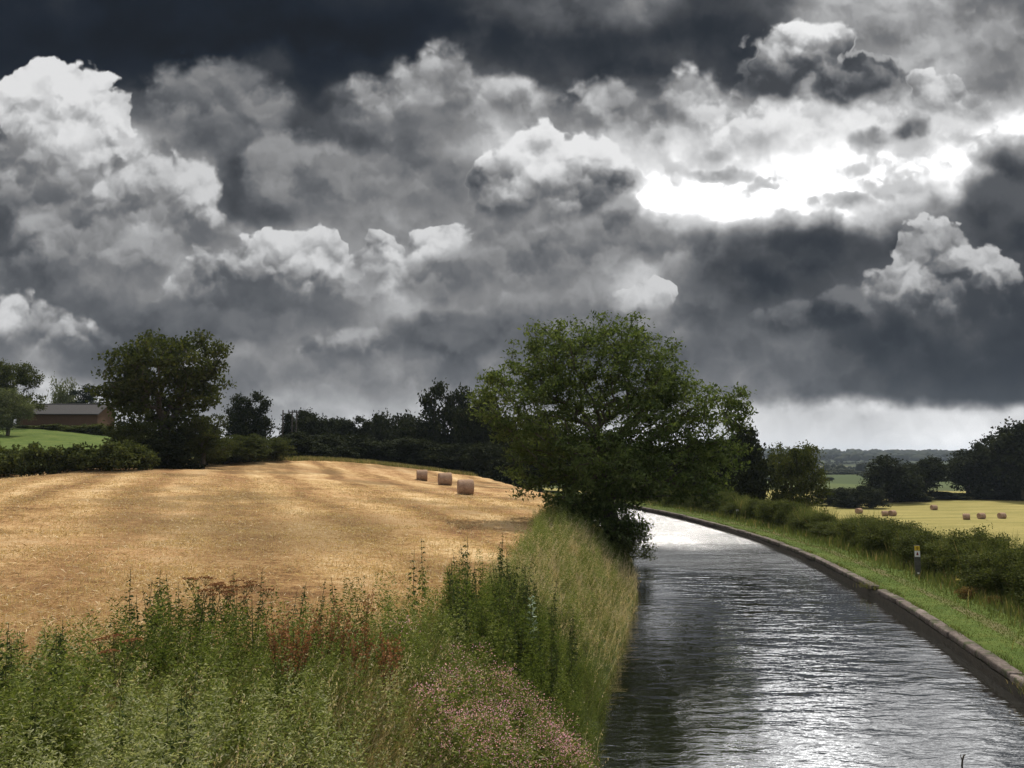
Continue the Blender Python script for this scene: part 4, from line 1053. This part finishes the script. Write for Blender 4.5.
# 1. meadow grass, fine blades through everything
def meadow():
    xy, s = sample_weeds(150000, -16, 9, 4.0, 75)
    x, y = xy[:, 0], xy[:, 1]; z = height(xy, s)
    tn, fr, dk, pk = near(xy, TAN), near(xy, FRINGE), near(xy, DARK), near(xy, PINK)
    t = -s - HWL
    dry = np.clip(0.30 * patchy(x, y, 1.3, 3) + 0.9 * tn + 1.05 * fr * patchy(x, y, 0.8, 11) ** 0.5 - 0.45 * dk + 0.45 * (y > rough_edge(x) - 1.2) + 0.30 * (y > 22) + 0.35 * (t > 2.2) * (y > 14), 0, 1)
    isdry = rng.random(len(x)) < dry * 0.9
    tint = np.where(isdry, 0.68 + 0.20 * rng.random(len(x)) + 0.22 * fr, 0.12 + 0.42 * rng.random(len(x)) + 0.12 * patchy(x, y, 0.9, 8))
    h = (0.38 + 0.50 * rng.random(len(x)) ** 1.5) * (0.60 + 0.5 * patchy(x, y, 0.8, 1)) * np.where(y > 14, 0.58, 1.0) - 0.10 * fr + 0.2 * dk
    h *= np.clip(0.5 + t * 0.6, 0.5, 1.0)
    w = np.clip(0.0045 + 0.0006 * y, 0.006, 0.03) * (0.6 + 0.8 * rng.random(len(x)))
    toward = np.where(rng.random(len(x)) < 0.6, rng.normal(size=len(x)) * 0.7 + 0.1, rng.random(len(x)) * 6.28)
    lean = 0.2 + 0.75 * rng.random(len(x)) ** 1.2
    blade_obj('meadow_grass', M_GRASS, np.column_stack([x, y, z - 0.03]), h, w, lean, tint, 3, toward)
meadow()
# 2. flowering grass stalks with feathery heads, pale, along the bank and the stubble's edge
def stalks():
    xy, s = sample_weeds(20000, -16, 9, 4.5, 60); x, y = xy[:, 0], xy[:, 1]
    fr = near(xy, FRINGE); keep = rng.random(len(x)) < 0.035 + 0.9 * fr + 0.25 * near(xy, TAN) + 0.25 * (y > rough_edge(x) - 0.8)
    xy, s = xy[keep], s[keep]; x, y = xy[:, 0], xy[:, 1]; z = height(xy, s); n = len(x)
    h = (0.65 + 0.4 * rng.random(n)) * np.where(y > 14, 0.72, 1.0); a = rng.normal(size=n) * 0.6; lean = 0.12 + 0.35 * rng.random(n)
    P_ = np.column_stack([x, y, z]); wv = np.clip(0.003 + 0.0004 * y, 0.004, 0.02)
    V, Q, T, t = blades(P_, h, wv, lean, np.full(n, 0.9) + rng.normal(size=n) * 0.06, 3, a)
    tip = P_ + np.stack([np.cos(a), np.sin(a), np.zeros(n)], 1) * (h * lean)[:, None]; tip[:, 2] += h * (1 - 0.35 * lean)
    k = 7; idx = np.repeat(np.arange(n), k); f = rng.random(len(idx)) * 0.22
    C = tip[idx] - np.stack([np.cos(a), np.sin(a), np.zeros(n)], 1)[idx] * (f * lean[idx] * 1.6)[:, None]; C[:, 2] -= f; C += rng.normal(size=C.shape) * 0.012
    V2, F2, t2 = leaf_quads(C, np.repeat(np.clip(0.035 + 0.0009 * y, 0.03, 0.09), k), 0.3, 0.3, np.full(len(C), 0.9), 0.07, np.tile([0.2, 0, 1.0], (len(C), 1)))
    o = link('feathery_grass_stalks', mesh_np('feathery_grass_stalks', np.vstack([V, V2]), [q for q in Q] + [T, F2 + len(V)], np.concatenate([t, t2]), mats=[M_GRASS]))
    tag(o, kind='stuff')
stalks()
# 3. leafy weeds: each a stem with leaves in whorls; many, one mass of undergrowth
def herb_proto(h, n, ls, spread, flower=0.0, up=0.6, asp=0.35):
    f = rng.random(n) ** 0.8; a = rng.random(n) * 6.283; r_ = spread * (1 - f * 0.65) * np.sqrt(rng.random(n))
    C = np.stack([np.cos(a) * r_, np.sin(a) * r_, h * (0.12 + 0.88 * f)], 1)
    D = np.stack([np.cos(a), np.sin(a), 0.35 * np.ones(n)], 1)
    size = ls * (1.15 - 0.6 * f) * (0.7 + 0.6 * rng.random(n)); t = np.full(n, 0.42) + f * 0.18
    return leaf_quads(C, size, up, asp, t, 0.24, D + rng.normal(size=(n, 3)) * 0.4)
def scatter(name, mat, protos, xy, z, scale, tint, lean=0.12):
    Vs_, Fs_, Ts_ = [], [], []; off = 0; pick = rng.integers(0, len(protos), len(xy))
    for k, (V, F, t) in enumerate(protos):
        ii = np.where(pick == k)[0]; m_ = len(ii); a = rng.random(m_) * 6.283; sx = rng.normal(size=m_) * lean; sy = rng.normal(size=m_) * lean
        c, s_ = np.cos(a)[:, None], np.sin(a)[:, None]
        X = (V[None, :, 0] * c - V[None, :, 1] * s_) * scale[ii, None]; Y = (V[None, :, 0] * s_ + V[None, :, 1] * c) * scale[ii, None]; Z = V[None, :, 2] * scale[ii, None] * np.ones((m_, 1))
        X = X + Z * sx[:, None] + xy[ii, 0:1]; Y = Y + Z * sy[:, None] + xy[ii, 1:2]; Z = Z + z[ii, None]
        W_ = np.stack([X, Y, Z], -1).reshape(-1, 3); nv = len(V)
        Fk = (F[None] + (np.arange(m_) * nv)[:, None, None]).reshape(-1, 4) + off
        Vs_.append(W_); Fs_.append(Fk); Ts_.append(np.clip(t[None] + tint[ii, None], 0, 1).ravel()); off += len(W_)
    return tag(link(name, mesh_np(name, np.vstack(Vs_), [np.vstack(Fs_)], np.concatenate(Ts_), mats=[mat])), kind='stuff')
def undergrowth():
    pr = [herb_proto(0.9, 170, 0.055, 0.20), herb_proto(0.75, 200, 0.042, 0.22), herb_proto(1.0, 150, 0.075, 0.18, asp=0.22), herb_proto(0.6, 180, 0.045, 0.26, asp=0.5)]
    xy, s = sample_weeds(5200, -16, 8, 4.2, 44); x, y = xy[:, 0], xy[:, 1]; tn, fr, dk = near(xy, TAN), near(xy, FRINGE), near(xy, DARK)
    k = rng.random(len(x)) > 0.75 * tn + 0.95 * fr * patchy(x, y, 0.8, 11) + 0.9 * near(xy, PINK) * 0.4 + 0.5 * (y > rough_edge(x)) * (y < 20); xy, s = xy[k], s[k]; x, y = xy[:, 0], xy[:, 1]; dk = dk[k]
    t = -s - HWL
    sc_ = (0.75 + 0.5 * rng.random(len(x))) * np.clip(0.45 + 0.5 * t, 0.45, 1) * (1 + 0.25 * dk)
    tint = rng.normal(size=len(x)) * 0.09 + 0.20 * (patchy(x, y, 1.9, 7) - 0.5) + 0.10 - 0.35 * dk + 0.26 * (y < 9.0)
    scatter('leafy_undergrowth', M_HERB, pr, xy, height(xy, s) - 0.03, sc_, tint)
undergrowth()
# 4. plants that stand out one by one
def plant_proto(kind):
    parts = {}
    if kind == 'nettle':
        h = 1.25; bm = bmesh.new(); bm_tube(bm, [(0, 0, -.05), (.01, 0, .5), (.02, .01, h)], [.006, .005, .003], 5); me = bpy.data.meshes.new('nettle_stem'); bm.to_mesh(me); bm.free(); me.materials.append(M_STEM); parts['stem'] = me
        C, D, S = [], [], []
        for k in range(15):
            z_ = 0.15 + k * 0.072 + rng.normal() * .02; a = k * 1.571
            for q in range(4):
                aa = a + q * 1.571 + rng.normal() * .5; l = 0.115 * (1 - 0.045 * k) * (.6 + .7 * rng.random()); C.append((math.cos(aa) * l * .6, math.sin(aa) * l * .6, z_ + rng.normal() * .012)); D.append((math.cos(aa), math.sin(aa), -.35)); S.append(l)
        V, F, t = leaf_quads(np.array(C), np.array(S), 0.8, 0.5, np.full(len(C), .5), .15, np.array(D)); parts['leaves'] = mesh_np('nettle_leaves', V, [F], t, mats=[M_NETTLE])
    elif kind == 'willowherb':
        V, Q, T, t = blades(np.array([[rng.normal() * .05, rng.normal() * .05, -.03] for _ in range(6)]), np.full(6, 1.0) + rng.normal(size=6) * .08, np.full(6, .008), np.full(6, .18), np.full(6, .5), 3)
        parts['stems'] = mesh_np('willowherb_stems', V, Q + [T], t, mats=[M_HERB])
        n = 150; f = rng.random(n); a = rng.random(n) * 6.283; r_ = .04 + .16 * f * np.sqrt(rng.random(n)); C = np.stack([np.cos(a) * r_, np.sin(a) * r_, .15 + .8 * f], 1)
        V, F, t = leaf_quads(C, 0.07, .5, .24, np.full(n, .66), .15, np.stack([np.cos(a), np.sin(a), .5 * np.ones(n)], 1)); parts['leaves'] = mesh_np('willowherb_leaves', V, [F], t, mats=[M_HERB])
        n = 58; f = rng.random(n); a = rng.random(n) * 6.283; r_ = .22 * np.sqrt(rng.random(n)); C = np.stack([np.cos(a) * r_, np.sin(a) * r_, .80 + .30 * f * (1 - r_ * 1.5)], 1)
        V, F, t = leaf_quads(C, 0.019, .8, .8, np.full(n, .5), .3); parts['blossom'] = mesh_np('willowherb_flowers', V, [F], t, mats=[M_PINK])
    elif kind == 'dock':
        bm = bmesh.new(); bm_tube(bm, [(0, 0, -.05), (.01, 0, .55), (.0, .01, 1.1)], [.007, .006, .003], 5)
        for a in range(5): bm_tube(bm, [(0.008, 0, .5 + a * .09), (math.cos(a * 2.4) * .07, math.sin(a * 2.4) * .07, .68 + a * .08), (math.cos(a * 2.4) * .09, math.sin(a * 2.4) * .09, .86 + a * .05)], [.004, .003, .002], 4)
        me = bpy.data.meshes.new('dock_stem'); bm.to_mesh(me); bm.free(); me.materials.append(M_STEM); parts['stem'] = me
        n = 230; k = rng.integers(0, 6, n); f = rng.random(n); a = k * 2.4
        C = np.stack([np.where(k < 5, np.cos(a) * (.02 + .07 * f), 0), np.where(k < 5, np.sin(a) * (.02 + .07 * f), 0), np.where(k < 5, .55 + k * .085 + f * .33, .6 + f * .55)], 1) + rng.normal(size=(n, 3)) * .014
        V, F, t = leaf_quads(C, .028, .3, .8, np.full(n, .5), .22); parts['seed_clumps'] = mesh_np('dock_seed_heads', V, [F], t, mats=[M_DOCK])
        n = 14; a = rng.random(n) * 6.283; C = np.stack([np.cos(a) * .09, np.sin(a) * .09, .08 + .3 * rng.random(n)], 1)
        V, F, t = leaf_quads(C, .2, .5, .3, np.full(n, .35), .15, np.stack([np.cos(a), np.sin(a), .6 * np.ones(n)], 1)); parts['leaves'] = mesh_np('dock_leaves', V, [F], t, mats=[M_HERB])
    elif kind == 'hogweed':
        bm = bmesh.new(); bm_tube(bm, [(0, 0, -.05), (.01, .01, .7), (0, 0, 1.35)], [.009, .007, .004], 6)
        heads = [(0, 0, 1.52)]
        for a in range(3): e = (math.cos(a * 2.1) * .2, math.sin(a * 2.1) * .2, 1.25 + a * .06); bm_tube(bm, [(0.005, 0, .9 + a * .08), (e[0] * .6, e[1] * .6, 1.12 + a * .05), e], [.005, .004, .003], 5); heads.append((e[0], e[1], e[2] + .12))
        C = []
        for hx, hy, hz in heads:
            for a in range(12):
                r_ = .10 * math.sqrt((a + .5) / 12); e = (hx + math.cos(a * 2.4) * r_, hy + math.sin(a * 2.4) * r_, hz - r_ * .25); bm_tube(bm, [(hx, hy, hz - .13), e], [.002, .0015], 4)
                for q in range(7): C.append((e[0] + rng.normal() * .012, e[1] + rng.normal() * .012, e[2] + rng.normal() * .005))
        me = bpy.data.meshes.new('hogweed_stem'); bm.to_mesh(me); bm.free(); me.materials.append(M_STEM); parts['stem'] = me
        V, F, t = leaf_quads(np.array(C), .022, .8, .9, np.full(len(C), .3), .2); parts['umbel_clumps'] = mesh_np('hogweed_umbels', V, [F], t, mats=[M_DOCK])
    elif kind == 'pale_thistle':
        bm = bmesh.new(); bm_tube(bm, [(0, 0, -.05), (.01, 0, .6), (.0, .01, 1.25)], [.010, .008, .005], 6); me = bpy.data.meshes.new('thistle_stem'); bm.to_mesh(me); bm.free(); me.materials.append(M_STEM); parts['stem'] = me
        n = 46; f = np.linspace(0, 1, n); a = f * 40; L_ = .20 * (1 - .55 * f); C = np.stack([np.cos(a) * L_ * .5, np.sin(a) * L_ * .5, .35 + .95 * f], 1)
        V, F, t = leaf_quads(C, L_, .5, .4, np.full(n, .5), .25, np.stack([np.cos(a), np.sin(a), .35 * np.ones(n)], 1)); parts['leaves'] = mesh_np('thistle_leaves', V, [F], t, mats=[M_WHITEFL])
    elif kind == 'yellow':
        V, F, t = herb_proto(.55, 60, .08, .16); parts['leaves'] = mesh_np('yellow_plant_leaves', V, [F], t, mats=[M_HERB])
        n = 40; a = rng.random(n) * 6.283; r_ = .12 * np.sqrt(rng.random(n)); C = np.stack([np.cos(a) * r_, np.sin(a) * r_, .55 + .1 * rng.random(n)], 1)
        V, F, t = leaf_quads(C, .07, .9, .9, np.full(n, .5), .2); parts['blossom'] = mesh_np('yellow_flowers', V, [F], t, mats=[M_YELLOW])
    return parts
def put_plants(name, kind, pts, label, cat, group, smin=.8, smax=1.2, nproto=3):
    protos = []
    for _ in range(nproto):
        r = empty(name); 
        for pn, me in plant_proto(kind).items(): link(pn, me, r)
        protos.append(r)
    for i, (x, y) in enumerate(pts):
        o = protos[i] if i < nproto else copy_thing(protos[i % nproto])
        s_ = smin + (smax - smin) * rng.random(); o.location = (x, y, gz(x, y) - 0.02); o.rotation_euler = (rng.normal() * .11, rng.normal() * .11, rng.random() * 6.28); o.scale = (s_ * (1.0 + .15 * rng.random()),) * 2 + (s_,)
        tag(o, label, cat, group)
def around(L, n):
    out_ = []
    while len(out_) < n:
        x, y, r_ = L[rng.integers(len(L))]; p = (x + rng.normal() * r_ * .6, y + rng.normal() * r_ * .6)
        if -along([p])[0] - HWL > 0.15: out_.append(p)
    return out_
put_plants('willowherb', 'willowherb', around(PINK, 130), 'pink-flowered willowherb in the pink patch by the canal', 'wild flower', 'pink willowherb patch', .8, 1.15)
put_plants('nettle', 'nettle', around([gauss_at(195, 600, 3.4, .8), gauss_at(165, 605, 3.3, .5), gauss_at(250, 605, 3.4, .7), gauss_at(330, 610, 3.2, .7)], 55), 'tall dark nettle spike in the clump at the edge of the stubble', 'nettle', 'nettle clump at the stubble edge', .6, 1.15, 5)
put_plants('nettle', 'nettle', around([gauss_at(500, 590, 3.2, 1.1), gauss_at(540, 610, 2.6, .8), gauss_at(460, 605, 3.1, .7), gauss_at(520, 640, 2.4, .8)], 130), 'dark nettle in the tall dense clump above the canal', 'nettle', 'nettle clump above the canal', .75, 1.3, 5)
put_plants('nettle', 'nettle', around([gauss_at(20, 660, 3.3, .3), gauss_at(60, 665, 3.3, .4), gauss_at(170, 725, 3.1, .4), gauss_at(15, 720, 3.2, .3)], 34), 'dark seeding spike scattered through the pale green weeds', 'nettle', 'dark spikes in the pale weeds', .65, 1.1, 4)
put_plants('dock', 'dock', around([gauss_at(300, 650, 3.1, .5), gauss_at(320, 640, 3.1, .4), gauss_at(340, 610, 3.2, .5), gauss_at(390, 660, 2.9, .5)], 18), 'rusty red dock stem heavy with dry seed', 'dock plant', 'rusty dock stems', .85, 1.15)
put_plants('hogweed', 'hogweed', [gauss_at(px, py + 40, 0, 0)[:2] for px, py, gz_ in [(208, 582, 3.85), (228, 578, 3.85), (238, 580, 3.8), (192, 588, 3.8), (255, 590, 3.7), (122, 645, 3.5)]], 'dry brown hogweed stem with flat seed heads against the stubble', 'hogweed', 'dry hogweed stems', .9, 1.05, 2)
put_plants('pale_thistle', 'pale_thistle', [gauss_at(532, 618, 0, 0)[:2]], 'pale whitish-leaved thistle in front of the dark nettle clump', 'thistle', None, 1, 1.0, 1)
put_plants('yellow_flower', 'yellow', [tuple(at(957, 583, .7)[:2]), tuple(at(962, 578, .7)[:2]), tuple(at(993, 586, .7)[:2])], 'pale yellow flower head by the rusty shrub at the hedge foot', 'wild flower', 'yellow flowers at the hedge foot', .7, .9, 1)

# 5. straw litter and cut stalks on the near part of the stubble
def stubble():
    n = 120000; y = 8.5 * (70 / 8.5) ** rng.random(n * 2); x = (rng.random(n * 2) * 1.5 - 0.85) * y; xy = np.stack([x, y], 1); s = along(xy)
    w = wob(x, y, 0.5, 5) * 0.7 + wob(x, y, 1.6, 6) * 0.35
    k = (s < 0) & (-s - HWL > 2.3 + w) & (y > rough_edge(x) + w * .8 - .2) & (y < hedge_far(x) - 2); xy, s = xy[k][:n], s[k][:n]; x, y = xy[:, 0], xy[:, 1]; n = len(x)
    den = g_ = patchy(x, y, 0.9, 4) * .5 + patchy(x + y * .36, y * .05, 1.2, 3) * .5; k = rng.random(n) < .05 + .8 * den ** 1.5; xy, s = xy[k], s[k]; x, y = xy[:, 0], xy[:, 1]; n = len(x)
    z = height(xy, s); L_ = .07 + .15 * rng.random(n); a = rng.normal(size=n) * .9 + np.where(rng.random(n) < .5, math.pi, 0); el = np.abs(rng.normal(size=n)) * .35
    D = np.stack([np.cos(a) * np.cos(el), np.sin(a) * np.cos(el), np.sin(el)], 1); C = np.column_stack([x, y, z + .03 + .05 * rng.random(n)])
    V, F, t = leaf_quads(C, L_ * np.clip(.8 + y * .012, 1, 1.6), .6, .11, rng.random(n) ** .8, .2, D)
    n2 = 60000; ii = rng.integers(0, n, n2); P_ = np.column_stack([x[ii] + rng.normal(size=n2) * .2, y[ii] + rng.normal(size=n2) * .2, z[ii] - .01])
    V2, Q2, T2, t2 = blades(P_, .07 + .09 * rng.random(n2), np.clip(.005 + .0006 * P_[:, 1], .006, .03), .3 * rng.random(n2), .3 + .5 * rng.random(n2), 2)
    tag(link('straw_litter', mesh_np('straw_litter', np.vstack([V, V2]), [F, Q2[0] + len(V), T2 + len(V)], np.concatenate([t, t2]), mats=[M_STRAW])), kind='stuff')
stubble()
# 6. towpath turf, tufts by the coping, rank grass under the hedge
def towpath():
    n = 130000; uu = rng.random(n); y = 9 * (105 / 9) ** uu; j = np.interp(y, CEN[:260, 1], np.arange(260)); j0 = j.astype(int)
    c = CEN[j0] + (CEN[np.minimum(j0 + 1, len(CEN) - 1)] - CEN[j0]) * (j - j0)[:, None]; t = rng.random(n) * 6.2 + .18
    xy = c + NRM[j0] * (HWR + t)[:, None] + rng.normal(size=(n, 2)) * .05; x, y = xy[:, 0], xy[:, 1]; z = height(xy)
    rank = sst(t, 3.1, 4.3) * (t < 5.8) + .5 * (t > 5.8); edge_ = np.exp(-((t - .42) / .14) ** 2) * (patchy(x, y, 1.4, 9) > .5)
    h = (.035 + .05 * rng.random(n)) + rank * (.12 + .45 * rng.random(n) ** 1.5 * patchy(x, y, 1.0, 2)) + edge_ * .16 * rng.random(n)
    w = np.clip(.004 + .0007 * y, .008, .04); pale = patchy(x, y, .6, 5)
    tint = .26 + .22 * rng.random(n) + .08 * pale - .03 * rank + np.where(rng.random(n) < .03 + .06 * rank, .3, 0)
    blade_obj('towpath_grass', M_GRASS, np.column_stack([x, y, z - .01]), h, w, .2 + .5 * rng.random(n), tint, 2)
    P_ = []
    for (gx, gy) in GAP: P_.append(np.column_stack([gx + rng.normal(size=260) * .22, gy + rng.normal(size=260) * .3]))
    P_ = np.vstack(P_); n = len(P_)
    blade_obj('gap_grass', M_GRASS, np.column_stack([P_, np.full(n, .30)]), .14 + .26 * rng.random(n), np.full(n, .012), .5 + .5 * rng.random(n), .3 + .5 * rng.random(n), 3)
towpath()
# wispy grass and dock growing up through the towpath hedge
def hedge_grass():
    n = 42000; y = 16 * (105 / 16) ** rng.random(n); j = np.interp(y, CEN[:260, 1], np.arange(260)).astype(int)
    off = HWR + 4.5 + np.abs(rng.normal(size=n)) * .9 * np.where(rng.random(n) < .5, -1, 1.6); xy = CEN[j] + NRM[j] * off[:, None] + rng.normal(size=(n, 2)) * .15
    h = (.7 + 1.35 * rng.random(n)) * (.6 + .6 * patchy(xy[:, 0], xy[:, 1], .7, 6)) * np.where(off < HWR + 4.0, .3, 1); w = np.clip(.006 + .0008 * y, .01, .05)
    tint = .30 + .30 * rng.random(n) + np.where(rng.random(n) < .14, .25, 0)
    blade_obj('hedge_side_grass', M_GRASS, np.column_stack([xy, height(xy)]), h, w, .1 + .4 * rng.random(n), tint, 3)
hedge_grass()
# 7. rank grass of the far bank top and the strip under the hedges round the stubble
def field_rim():
    n = 40000; x = -75 + 90 * rng.random(n); y = hedge_far(x) + rng.normal(size=n) * .8 - .3; xy = np.stack([x, y], 1); s = along(xy); k = s < -6; xy, s = xy[k], s[k]; n = len(xy)
    blade_obj('hedge_foot_grass', M_GRASS, np.column_stack([xy, height(xy, s)]), .25 + .55 * rng.random(n), np.full(n, .05), .2 + .5 * rng.random(n), .35 + .45 * rng.random(n), 2)
field_rim()

# ------------------------------------------------------------------ far country
def lumps(name, xy, hgt, wid, mat):
    bm = bmesh.new(); bmesh.ops.create_icosphere(bm, subdivisions=2, radius=1.0); V = np.array([v.co[:] for v in bm.verts]); F = np.array([[v.index for v in f.verts] for f in bm.faces]); bm.free()
    n = len(xy); z = height(xy); W_ = []
    for i in range(n):
        d = 1 + .22 * np.sin(V @ rng.normal(size=3) * 4 + rng.random() * 6) + .12 * rng.normal(size=len(V)); W_.append(V * d[:, None] * [wid[i], wid[i], hgt[i] * .55] + [xy[i, 0], xy[i, 1], z[i] + hgt[i] * .42])
    Fa = (F[None] + (np.arange(n) * len(V))[:, None, None]).reshape(-1, 3)
    tt = np.clip(np.repeat(.5 + rng.normal(size=n) * .2, len(V)) + rng.normal(size=n * len(V)) * .12, 0, 1)
    tag(link(name, mesh_np(name, np.vstack(W_), [Fa], tt, mats=[mat])), kind='stuff')
n = 1700; yy = 1650 + 1300 * rng.random(n); xx = (rng.random(n) * 1.1 - .25) * yy
lumps('distant_woodland', np.stack([xx, yy], 1), 9 + 9 * rng.random(n), 9 + 9 * rng.random(n), M_WOOD)
Lx, Ly = [], []
for k in range(46):
    y0 = 470 + 1150 * (k / 46) ** 1.1 + rng.normal() * 12; x0 = (rng.random() * .8 - .1) * y0; L_ = 60 + 160 * rng.random(); a = rng.normal() * .15; m_ = int(L_ / 6)
    q = np.linspace(0, L_, m_); Lx.append(x0 + q * math.cos(a)); Ly.append(y0 + q * math.sin(a))
    if rng.random() < .6: q = np.linspace(0, L_, m_ // 2); Lx.append(x0 + q * .35); Ly.append(y0 + q)
xy = np.stack([np.concatenate(Lx), np.concatenate(Ly)], 1); n = len(xy)
lumps('distant_hedgerows', xy, np.where(rng.random(n) < .10, 6 + 3 * rng.random(n), 1.8 + 1.5 * rng.random(n)), 2 + 1.8 * rng.random(n), M_WOOD)
M_MAST = plain('mast_steel', (.12, .12, .13))
for px, yt, lb in [(828.5, 452.3, 'thin radio mast on the wooded ridge, the one closer to the rounded green tree'), (884.5, 451.8, 'thin radio mast on the wooded ridge above the dark rounded tree')]:
    d = 2750.0; q = at_d(px, 456, d); z0 = gz(q[0], d); h = at_d(px, yt, d)[2] - z0
    r = tag(empty('radio_mast', (q[0], d, z0)), lb, 'mast')
    bm = bmesh.new(); bm_tube(bm, [(0, 0, 0), (0, 0, h * .6), (0, 0, h)], [1.3, .9, .5], 6); from_bm('shaft', bm, M_MAST, r)
    bm = bmesh.new(); bm_tube(bm, [(0, 0, h * .8), (0, 0, h * .9)], [1.8, 1.8], 8); from_bm('antenna', bm, M_MAST, r)

# ------------------------------------------------------------------ air
HAZE = 0.00008
def haze():
    bm = bmesh.new(); bm_box(bm, (0, 0, 0), (1, 1, 1))
    m, g, out = new_mat('haze'); v = g.node('ShaderNodeVolumePrincipled'); v.inputs['Color'].default_value = (.72, .84, 1.0, 1); v.inputs['Density'].default_value = HAZE; v.inputs['Anisotropy'].default_value = 0.2
    g.l.new(v.outputs[0], out.inputs['Volume'])
    o = from_bm('haze', bm, m); lo, hi = -16.0, 95.0
    o.scale = (11400, 11400, hi - lo); o.location = (0, 0, (lo + hi) / 2); tag(o, kind='stuff')
haze()

sc.cycles.max_bounces = 6; sc.cycles.diffuse_bounces = 2; sc.cycles.glossy_bounces = 3; sc.cycles.transmission_bounces = 3; sc.cycles.transparent_max_bounces = 4; sc.cycles.volume_bounces = 0
sc.cycles.sample_clamp_indirect = 4.0
sc.cycles.caustics_reflective = False; sc.cycles.caustics_refractive = False
